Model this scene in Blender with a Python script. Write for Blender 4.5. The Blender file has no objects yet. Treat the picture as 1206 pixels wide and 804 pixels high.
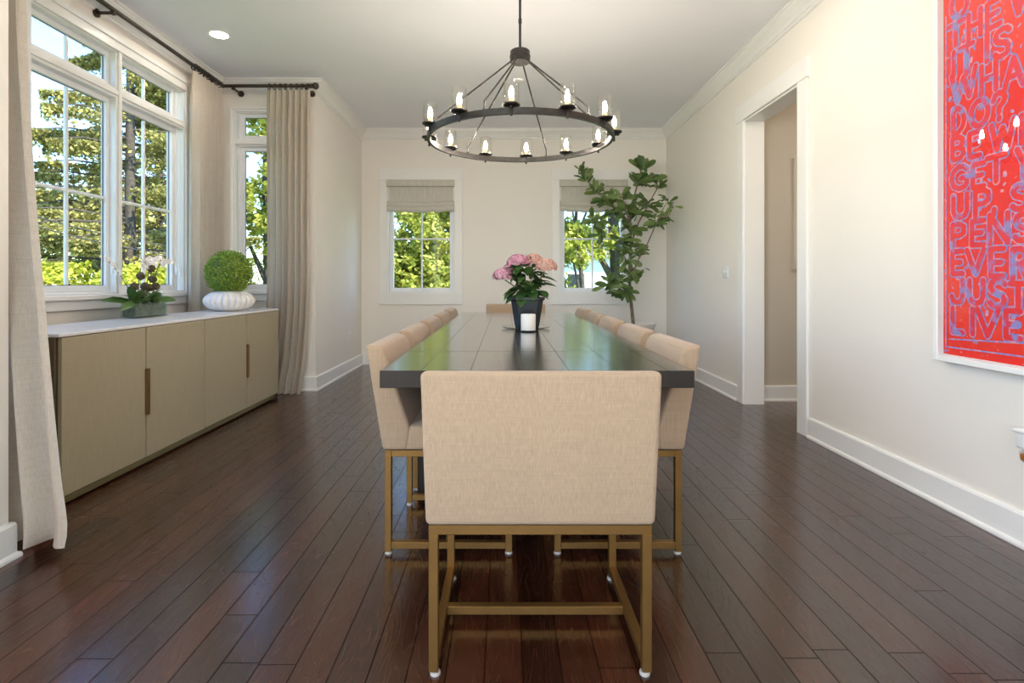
import bpy, bmesh, math, random
from mathutils import Vector, Matrix, Euler
random.seed(7)
PI = math.pi
sc = bpy.context.scene
COL = sc.collection
R = math.radians
CAM_Z = 1.07

# ------------------------------------------------------------------ materials
class NT:
    def __init__(s, name):
        s.m = bpy.data.materials.new(name); s.m.use_nodes = True
        s.t = s.m.node_tree; s.t.nodes.clear()
        s.out = s.n('ShaderNodeOutputMaterial')
    def n(s, typ, **kw):
        nd = s.t.nodes.new(typ)
        for k, v in kw.items():
            if k.startswith('i_'):
                key = k[2:].replace('_', ' ')
                nd.inputs[key].default_value = v
            else: setattr(nd, k, v)
        return nd
    def l(s, a, b): s.t.links.new(a, b)
    def math(s, op, a, b=None, c=None):
        nd = s.n('ShaderNodeMath', operation=op)
        for i, v in enumerate((a, b, c)):
            if v is None: continue
            if isinstance(v, (int, float)): nd.inputs[i].default_value = v
            else: s.l(v, nd.inputs[i])
        return nd.outputs[0]
    def coord(s, scale=(1,1,1), rot=(0,0,0), kind='Object'):
        tc = s.n('ShaderNodeTexCoord'); mp = s.n('ShaderNodeMapping')
        mp.inputs['Scale'].default_value = scale; mp.inputs['Rotation'].default_value = rot
        s.l(tc.outputs[kind], mp.inputs['Vector']); return mp.outputs[0]
    def noise(s, vec, scale=5, detail=3, rough=.5, dist=0):
        nd = s.n('ShaderNodeTexNoise'); nd.inputs['Scale'].default_value = scale
        nd.inputs['Detail'].default_value = detail; nd.inputs['Roughness'].default_value = rough
        nd.inputs['Distortion'].default_value = dist
        s.l(vec, nd.inputs['Vector']); return nd.outputs[0]
    def ramp(s, fac, stops):
        nd = s.n('ShaderNodeValToRGB'); cr = nd.color_ramp
        while len(cr.elements) < len(stops): cr.elements.new(.5)
        for e, (p, c) in zip(cr.elements, stops):
            e.position = p; e.color = (c[0], c[1], c[2], 1)
        s.l(fac, nd.inputs[0]); return nd.outputs[0]
    def mix(s, fac, a, b, mode='MIX'):
        nd = s.n('ShaderNodeMix', data_type='RGBA', blend_type=mode)
        for sock, v in ((nd.inputs[0], fac), (nd.inputs[6], a), (nd.inputs[7], b)):
            if isinstance(v, (int, float)): sock.default_value = v
            elif isinstance(v, tuple): sock.default_value = (v[0], v[1], v[2], 1)
            else: s.l(v, sock)
        return nd.outputs[2]
    def bsdf(s, color, rough=.5, metal=0, bump=None, bstr=.3, bdist=.01, spec=.5, **kw):
        p = s.n('ShaderNodeBsdfPrincipled')
        for key, v in (('Base Color', color), ('Roughness', rough), ('Metallic', metal), ('Specular IOR Level', spec)):
            if isinstance(v, (int, float)): p.inputs[key].default_value = v
            elif isinstance(v, tuple): p.inputs[key].default_value = (v[0], v[1], v[2], 1)
            else: s.l(v, p.inputs[key])
        for k, v in kw.items(): p.inputs[k].default_value = v
        if bump is not None:
            b = s.n('ShaderNodeBump'); b.inputs['Strength'].default_value = bstr; b.inputs['Distance'].default_value = bdist
            s.l(bump, b.inputs['Height']); s.l(b.outputs[0], p.inputs['Normal'])
        s.l(p.outputs[0], s.out.inputs[0]); return p

M = {}
def plain(name, col, rough=.5, metal=0, var=.06, nscale=6, bstr=.05, **kw):
    t = NT(name); v = t.coord()
    f = t.noise(v, nscale, 4)
    c = t.ramp(f, [(.3, tuple(x*(1-var) for x in col)), (.7, tuple(min(1, x*(1+var)) for x in col))])
    f2 = t.noise(v, nscale*25, 2)
    t.bsdf(c, rough, metal, bump=f2, bstr=bstr, bdist=.004, **kw)
    M[name] = t.m; return t.m

plain('wall_paint', (.86, .815, .745), .6, var=.012, nscale=1.5, bstr=.04)
plain('trim_paint', (.86, .85, .82), .35, var=.01, nscale=2, bstr=.02)
plain('ceiling_paint', (.88, .89, .92), .75, var=.01, nscale=1, bstr=.03)
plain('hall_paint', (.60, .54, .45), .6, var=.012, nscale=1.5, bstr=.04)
plain('window_white', (.86, .87, .88), .35, var=.01)
plain('bronze', (.075, .058, .045), .38, .75, var=.2, nscale=18, bstr=.15)
plain('iron', (.05, .046, .042), .34, .8, var=.25, nscale=22, bstr=.25)
plain('gold_metal', (.27, .150, .045), .40, .85, var=.08, nscale=14, bstr=.05)
plain('bronze_handle', (.26, .165, .07), .35, .8, var=.06, nscale=9)
plain('olive_metal', (.20, .165, .075), .42, .4, var=.06, nscale=9)
plain('dark_plastic', (.018, .022, .024), .35, 0, var=.15, nscale=9)
plain('white_ceramic', (.80, .775, .74), .3, var=.03, nscale=9)
plain('stone_white', (.82, .81, .80), .18, var=.05, nscale=3)
plain('candle_wax', (.84, .82, .76), .45, var=.01)
plain('white_plastic', (.83, .83, .81), .3, var=.01)
plain('socket_dark', (.02, .02, .02), .4)
plain('brass_socket', (.32, .2, .09), .35, .6)
plain('soil', (.05, .032, .02), .9, var=.4, nscale=40, bstr=.8)
plain('moss_stone', (.15, .16, .125), .85, var=.55, nscale=35, bstr=.9)
plain('bark_dark', (.075, .058, .042), .9, var=.35, nscale=15, bstr=.8)
plain('bark', (.20, .155, .11), .85, var=.35, nscale=25, bstr=.8)
plain('plant_stem', (.16, .17, .08), .6, var=.2)
plain('orchid_stem', (.10, .085, .045), .6, var=.2)
plain('planter_gray', (.70, .66, .60), .55, var=.05, nscale=12, bstr=.1)
plain('petal_white', (.93, .92, .92), .5, var=.05, nscale=30)
plain('seed_head', (.12, .095, .045), .85, var=.5, nscale=60, bstr=.9)
plain('lawn', (.14, .22, .04), .9, var=.4, nscale=4, bstr=.6)
plain('siding', (.72, .71, .68), .6, var=.03)
plain('roof_shingle', (.16, .15, .15), .8, var=.2, nscale=12)
plain('cable', (.03, .03, .03), .6)
plain('gap_bronze', (.12, .088, .045), .5, .3)
plain('gasket_gray', (.20, .20, .23), .5)
plain('glide', (.50, .47, .43), .35)
plain('mat_board', (.84, .83, .80), .7, var=.01)
plain('amber_oil', (.55, .16, .02), .15)

def wood_planks(name, width, length, dark, light, rough0, bstr, gap=.003, sheen=.5, axis='y', phase=0., endgap=True, ringf=150, coat=.5, cior=1.7):
    t = NT(name)
    tc = t.n('ShaderNodeTexCoord'); sp = t.n('ShaderNodeSeparateXYZ'); t.l(tc.outputs['Object'], sp.inputs[0])
    X, Y = sp.outputs[0], sp.outputs[1]
    if axis == 'x': X, Y = Y, X
    xs = t.math('ADD', t.math('DIVIDE', X, width), phase)
    row = t.math('FLOOR', xs)
    wn = t.n('ShaderNodeTexWhiteNoise', noise_dimensions='1D'); t.l(row, wn.inputs['W'])
    ys = t.math('ADD', t.math('DIVIDE', Y, length), t.math('MULTIPLY', wn.outputs[0], 7.3))
    idx = t.math('FLOOR', ys)
    cv = t.n('ShaderNodeCombineXYZ'); t.l(row, cv.inputs[0]); t.l(idx, cv.inputs[1])
    wn2 = t.n('ShaderNodeTexWhiteNoise', noise_dimensions='3D'); t.l(cv.outputs[0], wn2.inputs['Vector'])
    rnd = wn2.outputs[0]
    fx = t.math('FRACT', xs); fy = t.math('FRACT', ys)
    dx = t.math('MULTIPLY', t.math('MINIMUM', fx, t.math('SUBTRACT', 1, fx)), width)
    dy = t.math('MULTIPLY', t.math('MINIMUM', fy, t.math('SUBTRACT', 1, fy)), length)
    d = t.math('MINIMUM', dx, dy) if endgap else dx
    gp = t.n('ShaderNodeMapRange'); t.l(d, gp.inputs[0]); gp.inputs[1].default_value = 0; gp.inputs[2].default_value = gap
    # grain vector: stretched along the board and shifted per board
    gv = t.n('ShaderNodeCombineXYZ')
    t.l(t.math('ADD', t.math('MULTIPLY', X, 7.0), t.math('MULTIPLY', rnd, 31)), gv.inputs[0])
    t.l(t.math('ADD', t.math('MULTIPLY', Y, 1.0), t.math('MULTIPLY', rnd, 17)), gv.inputs[1])
    t.l(t.math('MULTIPLY', rnd, 9), gv.inputs[2])
    n1 = t.noise(gv.outputs[0], 1.1, 2, .5)
    rings = t.math('SINE', t.math('MULTIPLY', n1, ringf))
    rings = t.math('POWER', t.math('MULTIPLY_ADD', rings, .5, .5), 1.5)
    fv = t.n('ShaderNodeCombineXYZ')
    t.l(t.math('MULTIPLY', X, 240), fv.inputs[0]); t.l(t.math('MULTIPLY', Y, 4), fv.inputs[1]); t.l(rnd, fv.inputs[2])
    n2 = t.noise(fv.outputs[0], 1, 3, .6)
    g = t.math('MULTIPLY_ADD', rings, .45, t.math('MULTIPLY', n2, .55))
    tone = t.math('MULTIPLY_ADD', rnd, .62, t.math('MULTIPLY', g, .38))
    c = t.ramp(tone, [(.1, dark), (.9, light)])
    c = t.mix(gp.outputs[0], tuple(x*.35 for x in dark), c)
    h = t.math('MULTIPLY', t.math('MULTIPLY_ADD', g, .35, .65), gp.outputs[0])
    ro = t.math('MULTIPLY_ADD', g, .10, rough0)
    p = t.bsdf(c, ro, 0, bump=h, bstr=bstr, bdist=.002, spec=t.math('MULTIPLY', gp.outputs[0], sheen), **{ 'Coat Roughness': rough0*.9, 'Coat IOR': cior})
    t.l(t.math('MULTIPLY', gp.outputs[0], coat), p.inputs['Coat Weight'])
    M[name] = t.m
wood_planks('floor_wood', .1055, 1.25, (.013, .0035, .0016), (.068, .018, .008), .205, .35, gap=.0036, sheen=.5, phase=.54, coat=.42)
wood_planks('table_wood', .17, 9, (.010, .007, .005), (.036, .027, .020), .18, .30, gap=.003, sheen=.6, coat=.9, cior=1.6, phase=.35, endgap=False)
wood_planks('table_wood_edge', .17, 9, (.010, .007, .005), (.034, .023, .016), .42, .3, gap=.0001, phase=.35, endgap=False, sheen=.35, coat=0)

def linen(name, col, var=.12, sx=90, sz=90, dens=1., rough=.9, sheen=.25, bstr=.25):
    t = NT(name)
    a = t.noise(t.coord((sx*6, sx*6, 7)), 1, 2, .6)
    b = t.noise(t.coord((7, 7, sz*6)), 1, 2, .6)
    m = t.math('MULTIPLY_ADD', a, .68, t.math('MULTIPLY', b, .32))
    c = t.ramp(m, [(.36, tuple(x*(1-var) for x in col)), (.62, tuple(min(1, x*(1+var)) for x in col))])
    t.bsdf(c, rough, 0, bump=m, bstr=bstr, bdist=.003, spec=.2, **{'Sheen Weight': sheen, 'Sheen Roughness': .5})
    M[name] = t.m
linen('linen_chair', (.39, .275, .178), .13, 85, 70)
linen('linen_shade', (.60, .575, .51), .16, 60, 60)
linen('grasscloth', (.40, .345, .235), .10, 110, 110, rough=.6, sheen=.05)
def curtain_mat():
    t = NT('linen_curtain')
    a = t.noise(t.coord((300, 300, 5)), 1, 2, .6); b = t.noise(t.coord((6, 6, 260)), 1, 2, .6)
    m = t.math('MULTIPLY_ADD', a, .6, t.math('MULTIPLY', b, .4))
    c = t.ramp(m, [(.36, (.78, .71, .625)), (.62, (.90, .84, .76))])
    p = t.bsdf(c, .9, 0, bump=m, bstr=.2, bdist=.003, spec=.15)
    tr = t.n('ShaderNodeBsdfTranslucent'); t.l(c, tr.inputs[0])
    mx = t.n('ShaderNodeMixShader'); mx.inputs[0].default_value = .30
    t.l(p.outputs[0], mx.inputs[1]); t.l(tr.outputs[0], mx.inputs[2]); t.l(mx.outputs[0], t.out.inputs[0])
    M['linen_curtain'] = t.m
curtain_mat()

def leafmat(name, dark, light, rough=.45, trans=.25, tcol=None):
    t = NT(name)
    geo = t.n('ShaderNodeNewGeometry')
    f = t.noise(t.coord(), 3, 2)
    m = t.math('MULTIPLY_ADD', geo.outputs['Random Per Island'], .6, t.math('MULTIPLY', f, .4))
    c = t.ramp(m, [(.15, dark), (.85, light)])
    p = t.bsdf(c, rough, spec=.35)
    tr = t.n('ShaderNodeBsdfTranslucent')
    if tcol: tr.inputs[0].default_value = (*tcol, 1)
    else: t.l(c, tr.inputs[0])
    mx = t.n('ShaderNodeMixShader'); mx.inputs[0].default_value = trans
    t.l(p.outputs[0], mx.inputs[1]); t.l(tr.outputs[0], mx.inputs[2]); t.l(mx.outputs[0], t.out.inputs[0])
    M[name] = t.m
leafmat('ficus_leaf', (.045, .105, .028), (.19, .26, .075), .35, .15)
leafmat('hydrangea_leaf', (.025, .075, .022), (.10, .19, .045), .4, .12)
leafmat('orchid_leaf', (.05, .12, .03), (.14, .24, .06), .3, .15)
leafmat('box_leaf', (.09, .20, .015), (.42, .56, .08), .5, .2)
leafmat('conifer_leaf', (.13, .125, .030), (.48, .42, .12), .7, .3)
leafmat('hedge_leaf', (.28, .30, .02), (.68, .66, .08), .6, .4)
leafmat('maple_leaf', (.18, .21, .025), (.62, .60, .12), .6, .45)
leafmat('petal_pink', (.55, .16, .26), (.88, .60, .66), .6, .15)
leafmat('petal_salmon', (.62, .27, .20), (.86, .62, .52), .6, .15)

def glass(name, tint=(1,1,1), ior=1.45, rough=.0, extra=0.0):
    t = NT(name)
    fr = t.n('ShaderNodeFresnel'); geo = t.n('ShaderNodeNewGeometry')
    t.l(t.math('ADD', ior, t.math('MULTIPLY', geo.outputs['Backfacing'], 1/ior-ior)), fr.inputs[0])
    tr = t.n('ShaderNodeBsdfTransparent'); tr.inputs[0].default_value = (*tint, 1)
    gl = t.n('ShaderNodeBsdfGlossy'); gl.inputs['Roughness'].default_value = rough
    mx = t.n('ShaderNodeMixShader')
    t.l(t.math('ADD', fr.outputs[0], extra), mx.inputs[0]); t.l(tr.outputs[0], mx.inputs[1]); t.l(gl.outputs[0], mx.inputs[2])
    t.l(mx.outputs[0], t.out.inputs[0]); M[name] = t.m
glass('window_glass', (.97, .985, .98), 1.16)
glass('lamp_glass', (.985, .975, .96), 1.45, .04, .07)
glass('tank_glass', (.90, .97, .95), 1.4, 0, .01)
glass('clear_glass', (.93, .95, .95), 1.45, 0, .03)
glass('picture_glass', (1, 1, 1), 1.38)

def emis(name, col, st):
    t = NT(name); e = t.n('ShaderNodeEmission'); e.inputs[0].default_value = (*col, 1); e.inputs[1].default_value = st
    t.l(e.outputs[0], t.out.inputs[0]); M[name] = t.m
emis('bulb_glow', (1, .89, .77), 240)
emis('downlight_glow', (1, .92, .80), 80)

def print_red():
    t = NT('print_red')
    v = t.coord()
    f = t.noise(v, 2.2, 3)
    c = t.ramp(f, [(.35, (.83, .02, .02)), (.65, (.86, .055, .03))])
    # broken blue ink patches
    n = t.noise(v, 17, 4, .6)
    mk = t.n('ShaderNodeMapRange'); t.l(n, mk.inputs[0]); mk.inputs[1].default_value = .62; mk.inputs[2].default_value = .66
    c = t.mix(mk.outputs[0], c, (.36, .20, .38))
    n = t.noise(v, 60, 2, .6)
    mk = t.n('ShaderNodeMapRange'); t.l(n, mk.inputs[0]); mk.inputs[1].default_value = .68; mk.inputs[2].default_value = .7
    c = t.mix(mk.outputs[0], c, (.8, .25, .3))
    t.bsdf(c, .6, spec=.3); M['print_red'] = t.m
    t = NT('print_blue'); n = t.noise(t.coord(), 45, 3)
    c = t.ramp(n, [(.40, (.20, .25, .60)), (.52, (.40, .30, .56)), (.64, (.80, .32, .38))])
    t.bsdf(c, .6, spec=.3); M['print_blue'] = t.m
    t = NT('print_fill'); n = t.noise(t.coord(), 14, 3)
    c = t.ramp(n, [(.42, (.83, .035, .03)), (.56, (.72, .05, .10)), (.66, (.28, .26, .56))])
    t.bsdf(c, .6, spec=.3); M['print_fill'] = t.m
print_red()

# ------------------------------------------------------------------ object helpers
def link(name, bm, mat, parent=None, smooth=False, ang=40):
    me = bpy.data.meshes.new(name)
    bm.normal_update(); bm.to_mesh(me); bm.free()
    me.materials.append(M[mat] if isinstance(mat, str) else mat)
    if smooth:
        me.polygons.foreach_set('use_smooth', [True]*len(me.polygons))
        try: me.set_sharp_from_angle(angle=R(ang))
        except Exception: pass
    o = bpy.data.objects.new(name, me); COL.objects.link(o)
    if parent: o.parent = parent
    return o
def empty(name, loc=(0,0,0), rz=0):
    o = bpy.data.objects.new(name, None); o.empty_display_size = .1
    COL.objects.link(o); o.location = loc; o.rotation_euler = (0,0,rz); return o
def tag(o, label=None, cat=None, group=None, kind=None):
    if label: o['label'] = label
    if cat: o['category'] = cat
    if group: o['group'] = group
    if kind: o['kind'] = kind
    return o
def kids(o): return [c for c in COL.objects if c.parent == o]
def copy_tree(o, parent=None):
    c = o.copy(); COL.objects.link(c); c.parent = parent
    for ch in kids(o): copy_tree(ch, c)
    return c
def box(bm, x0, x1, y0, y1, z0, z1, bev=0, seg=2):
    vs = [bm.verts.new((x, y, z)) for x in (x0, x1) for y in (y0, y1) for z in (z0, z1)]
    fs = [(0,1,3,2), (4,6,7,5), (0,4,5,1), (2,3,7,6), (0,2,6,4), (1,5,7,3)]
    faces = [bm.faces.new([vs[i] for i in f]) for f in fs]
    if bev:
        es = list({e for f in faces for e in f.edges})
        bmesh.ops.bevel(bm, geom=es, offset=bev, segments=seg, profile=.5, affect='EDGES', clamp_overlap=True)
    return bm
def prism(bm, prof, a0, a1, axis='x', bev=0, seg=2):
    """closed profile of 2-D points extruded along an axis; profile is (y,z) for x, (x,z) for y, (x,y) for z"""
    def P(p, a):
        return (a, p[0], p[1]) if axis == 'x' else (p[0], a, p[1]) if axis == 'y' else (p[0], p[1], a)
    A = [bm.verts.new(P(p, a0)) for p in prof]; B = [bm.verts.new(P(p, a1)) for p in prof]
    n = len(prof); fs = [bm.faces.new(A), bm.faces.new(B[::-1])]
    for i in range(n): fs.append(bm.faces.new([A[i], B[i], B[(i+1)%n], A[(i+1)%n]]))
    bmesh.ops.recalc_face_normals(bm, faces=fs)
    if bev:
        es = list({e for f in fs for e in f.edges})
        bmesh.ops.bevel(bm, geom=es, offset=bev, segments=seg, profile=.5, affect='EDGES', clamp_overlap=True)
    return bm
def tube(bm, pts, r, n=8, caps=True):
    pts = [Vector(p) for p in pts]; rr = r if isinstance(r, (list, tuple)) else [r]*len(pts)
    rings = []; up = None
    for i, p in enumerate(pts):
        d = (pts[min(i+1, len(pts)-1)] - pts[max(i-1, 0)]).normalized()
        if up is None:
            up = Vector((0,0,1)) if abs(d.z) < .9 else Vector((1,0,0))
        s = d.cross(up).normalized(); u = s.cross(d).normalized(); up = u
        rings.append([bm.verts.new(p + rr[i]*(math.cos(2*PI*k/n)*s + math.sin(2*PI*k/n)*u)) for k in range(n)])
    for a, b in zip(rings, rings[1:]):
        for k in range(n): bm.faces.new([a[k], a[(k+1)%n], b[(k+1)%n], b[k]])
    if caps:
        bm.faces.new(rings[0][::-1]); bm.faces.new(rings[-1])
    return bm
def lathe(bm, prof, n=32, c=(0,0,0), mod=None):
    rings = []
    for r, z in prof:
        if r < 1e-5: rings.append([bm.verts.new((c[0], c[1], c[2]+z))]*n); continue
        ring = []
        for k in range(n):
            a = 2*PI*k/n; q = r*(mod(a, z) if mod else 1)
            ring.append(bm.verts.new((c[0]+q*math.cos(a), c[1]+q*math.sin(a), c[2]+z)))
        rings.append(ring)
    for a, b in zip(rings, rings[1:]):
        for k in range(n):
            vs = []
            for v in (a[k], a[(k+1)%n], b[(k+1)%n], b[k]):
                if v not in vs: vs.append(v)
            if len(vs) > 2: bm.faces.new(vs)
    bmesh.ops.recalc_face_normals(bm, faces=bm.faces[:])
    return bm
def sphere(bm, c, r, sub=2, sq=(1,1,1)):
    m = Matrix.Translation(c) @ Matrix.Diagonal((r*sq[0], r*sq[1], r*sq[2], 1))
    bmesh.ops.create_icosphere(bm, subdivisions=sub, radius=1, matrix=m); return bm
def leaf(bm, base, d, nrm, L, W, curl=.25, seg=4, shape=None):
    """a leaf blade: midrib from base along d, width W, slightly cupped and drooping"""
    base = Vector(base); d = Vector(d).normalized(); s = d.cross(Vector(nrm))
    if s.length < 1e-3: s = d.cross(Vector((.3,.2,1)))
    s.normalize(); n = s.cross(d).normalized()
    shape = shape or [(0,.05), (.25,.75), (.55,1), (.8,.7), (1,.02)]
    prev = None
    for t, w in shape:
        c = base + d*L*t - n*L*curl*t*t
        l = bm.verts.new(c + s*W*.5*w + n*W*.16*w); m = bm.verts.new(c); r_ = bm.verts.new(c - s*W*.5*w + n*W*.16*w)
        if prev:
            bm.faces.new([prev[0], prev[1], m, l]); bm.faces.new([prev[1], prev[2], r_, m])
        prev = (l, m, r_)
def rvec(rng=random):
    while True:
        v = Vector((rng.uniform(-1,1), rng.uniform(-1,1), rng.uniform(-1,1)))
        if .05 < v.length < 1: return v.normalized()

# ------------------------------------------------------------------ camera
cd = bpy.data.cameras.new('camera'); cam = bpy.data.objects.new('camera', cd); COL.objects.link(cam)
cd.sensor_width = 36; cd.lens = 640/1206*36
cd.shift_x = 8/1206; cd.shift_y = -70/1206
cd.clip_start = .05; cd.clip_end = 200
cam.location = (0, 0, CAM_Z); cam.rotation_euler = (PI/2, 0, 0)
sc.camera = cam

# ------------------------------------------------------------------ room shell
XR, XL, XN, XB = 2.10, -1.87, -1.92, -2.82        # right wall, left wall, near left wall, bay wall
YB, YF, YN = 7.08, 5.36, 2.10                      # back wall, bay far wall, bay near wall
Y0, H = -2.7, 3.05
def frame_mat(origin, rot): return Matrix.Translation(origin) @ Matrix.Rotation(rot, 4, 'Z')
def wall(name, origin, rot, u0, u1, holes=(), thick=.16, z1=H+.02, mat='wall_paint', z0=0.):
    """local x runs along the wall, local +y away from the room"""
    us = sorted({u0, u1, *[h[0] for h in holes], *[h[1] for h in holes]})
    bm = bmesh.new()
    for a, b in zip(us, us[1:]):
        m = (a+b)/2
        hs = sorted([h for h in holes if h[0] < m < h[1]], key=lambda h: h[2])
        z = z0
        for h in hs:
            if h[2] > z+1e-4: box(bm, a, b, 0, thick, z, h[2])
            z = h[3]
        if z < z1-1e-4: box(bm, a, b, 0, thick, z, z1)
    bmesh.ops.remove_doubles(bm, verts=bm.verts[:], dist=1e-5)
    o = link(name, bm, mat); o.matrix_world = frame_mat(origin, rot); tag(o, kind='structure'); return o

ZH, ZS = 2.40, .925            # opening of the back windows
W1 = (-1.535, -.66); W2 = (.71, 1.585)
wall('wall_back', (0, YB, 0), 0, XL-.16, XR+.0, [(W1[0], W1[1], ZS, ZH), (W2[0], W2[1], ZS, ZH)], z1=H)
DO = (3.87, 4.77, 2.49)
wall('wall_right', (XR, 0, 0), -PI/2, -YB-.16, -Y0, [(-DO[1], -DO[0], 0, DO[2])], z1=H)
wall('wall_left', (XL, 0, 0), PI/2, YF+.16, YB, z1=H)
wall('wall_left_near', (XN, 0, 0), PI/2, Y0, YN-.16, [(-2.5, .3, .65, 2.65)], z1=H)  # out-of-view opening, added to bring in side light
BW = (2.38, 4.78, .985, 2.745)   # bay window opening along y, z
wall('wall_bay', (XB, 0, 0), PI/2, YN-.16, YF+.16, [BW], z1=H)
NW = (-2.66, -2.12, .985, 2.745)
wall('wall_bay_far', (0, YF, 0), 0, XB, XL, [NW], z1=H)
wall('wall_bay_near', (0, YN, 0), PI, -XN, -XB, z1=H)
# unseen wall behind the camera, its opening added to let light in
wall('wall_front', (0, Y0, 0), PI, -XR, -XN+.16, [(-.95, .75, .85, 2.35)], z1=H)
bm = bmesh.new(); box(bm, XB-.16, XR, Y0, YB, -.12, 0); tag(link('floor', bm, 'floor_wood'), kind='structure')
bm = bmesh.new(); box(bm, XL-.3, XR+.3, Y0-.3, YB+.35, H, H+.18); box(bm, XB-.35, XL-.3, YN-.3, YF+.32, H, H+.18); tag(link('ceiling', bm, 'ceiling_paint'), kind='structure')
# hall beyond the doorway
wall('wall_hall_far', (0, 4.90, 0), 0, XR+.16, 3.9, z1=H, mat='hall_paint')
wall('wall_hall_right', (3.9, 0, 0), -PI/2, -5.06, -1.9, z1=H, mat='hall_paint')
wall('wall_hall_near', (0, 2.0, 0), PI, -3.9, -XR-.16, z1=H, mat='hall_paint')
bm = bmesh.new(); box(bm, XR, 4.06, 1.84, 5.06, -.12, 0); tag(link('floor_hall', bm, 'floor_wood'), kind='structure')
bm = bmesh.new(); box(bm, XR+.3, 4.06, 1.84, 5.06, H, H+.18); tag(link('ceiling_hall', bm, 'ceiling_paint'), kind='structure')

def sweep(name, path, prof, segs, z=0, sgn=1, mat='trim_paint'):
    """profile (distance from wall, height) swept along a counter-clockwise path with mitred corners"""
    pts = [Vector(p) for p in path]
    def nrm(a, b): d = (b-a).normalized(); return Vector((-d.y, d.x))
    offs = []
    for i in range(len(pts)):
        ns = []
        if i > 0: ns.append(nrm(pts[i-1], pts[i]))
        if i < len(pts)-1: ns.append(nrm(pts[i], pts[i+1]))
        if len(ns) == 2:
            m = (ns[0]+ns[1]); offs.append(m / (1+ns[0].dot(ns[1])))
        else: offs.append(ns[0])
    bm = bmesh.new()
    for i in segs:
        A = [bm.verts.new((*(pts[i]+offs[i]*d), z+sgn*h)) for d, h in prof]
        B = [bm.verts.new((*(pts[i+1]+offs[i+1]*d), z+sgn*h)) for d, h in prof]
        n = len(prof)
        for k in range(n): bm.faces.new([A[k], A[(k+1)%n], B[(k+1)%n], B[k]])
        bm.faces.new(A); bm.faces.new(B)
    bmesh.ops.recalc_face_normals(bm, faces=bm.faces[:])
    return tag(link(name, bm, mat), kind='structure')
path = [(XR, Y0), (XR, YB), (XL, YB), (XL, YF), (XB, YF), (XB, YN), (XN, YN), (XN, Y0)]
crown = [(0,0), (.095,0), (.095,.014), (.083,.018), (.078,.032), (.058,.05), (.034,.078), (.024,.098), (.014,.102), (.014,.118), (0,.125)]
sweep('trim_1', path, crown, range(7), z=H, sgn=-1)
base = [(0,0), (.030,0), (.030,.010), (.026,.018), (.018,.022), (.018,.128), (.013,.138), (0,.140)]
pR = [(XR, 4.885), (XR, YB), (XL, YB), (XL, YF), (XB, YF), (XB, YN), (XN, YN), (XN, Y0)]
sweep('baseboard_right', [(XR, Y0), (XR, 3.735)], base, [0])
sweep('baseboard_right_far', pR, base, [0]); sweep('baseboard_back', pR, base, [1])
sweep('baseboard_left', pR, base, [2]); sweep('baseboard_bay_far', pR, base, [3])
sweep('baseboard_bay', pR, base, [4]); sweep('baseboard_bay_near', pR, base, [5]); sweep('baseboard_left_near', pR, base, [6])
sweep('baseboard_hall', [(3.9, 4.90), (XR+.16, 4.90)], base, [0])

# doorway casing
fr = tag(empty('trim_2', (XR, 0, 0)), kind='structure')
bm = bmesh.new(); box(bm, -.02, 0, DO[0]-.115, DO[0]+.006, 0, DO[2]-.004, .002, 1); link('side_casing', bm, 'trim_paint', fr)
bm = bmesh.new(); box(bm, -.02, 0, DO[1]-.006, DO[1]+.105, 0, DO[2]-.004, .002, 1); link('side_casing', bm, 'trim_paint', fr)
bm = bmesh.new(); box(bm, -.026, 0, DO[0]-.13, DO[1]+.12, DO[2]-.004, DO[2]+.14, .002, 1); link('head_casing', bm, 'trim_paint', fr)
bm = bmesh.new()
box(bm, -.004, .165, DO[0]-.002, DO[0]+.018, 0, DO[2]-.012); box(bm, -.004, .165, DO[1]-.018, DO[1]+.002, 0, DO[2]-.012)
box(bm, -.004, .165, DO[0], DO[1], DO[2]-.018, DO[2]+.002)
link('jamb_lining', bm, 'trim_paint', fr)

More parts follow.
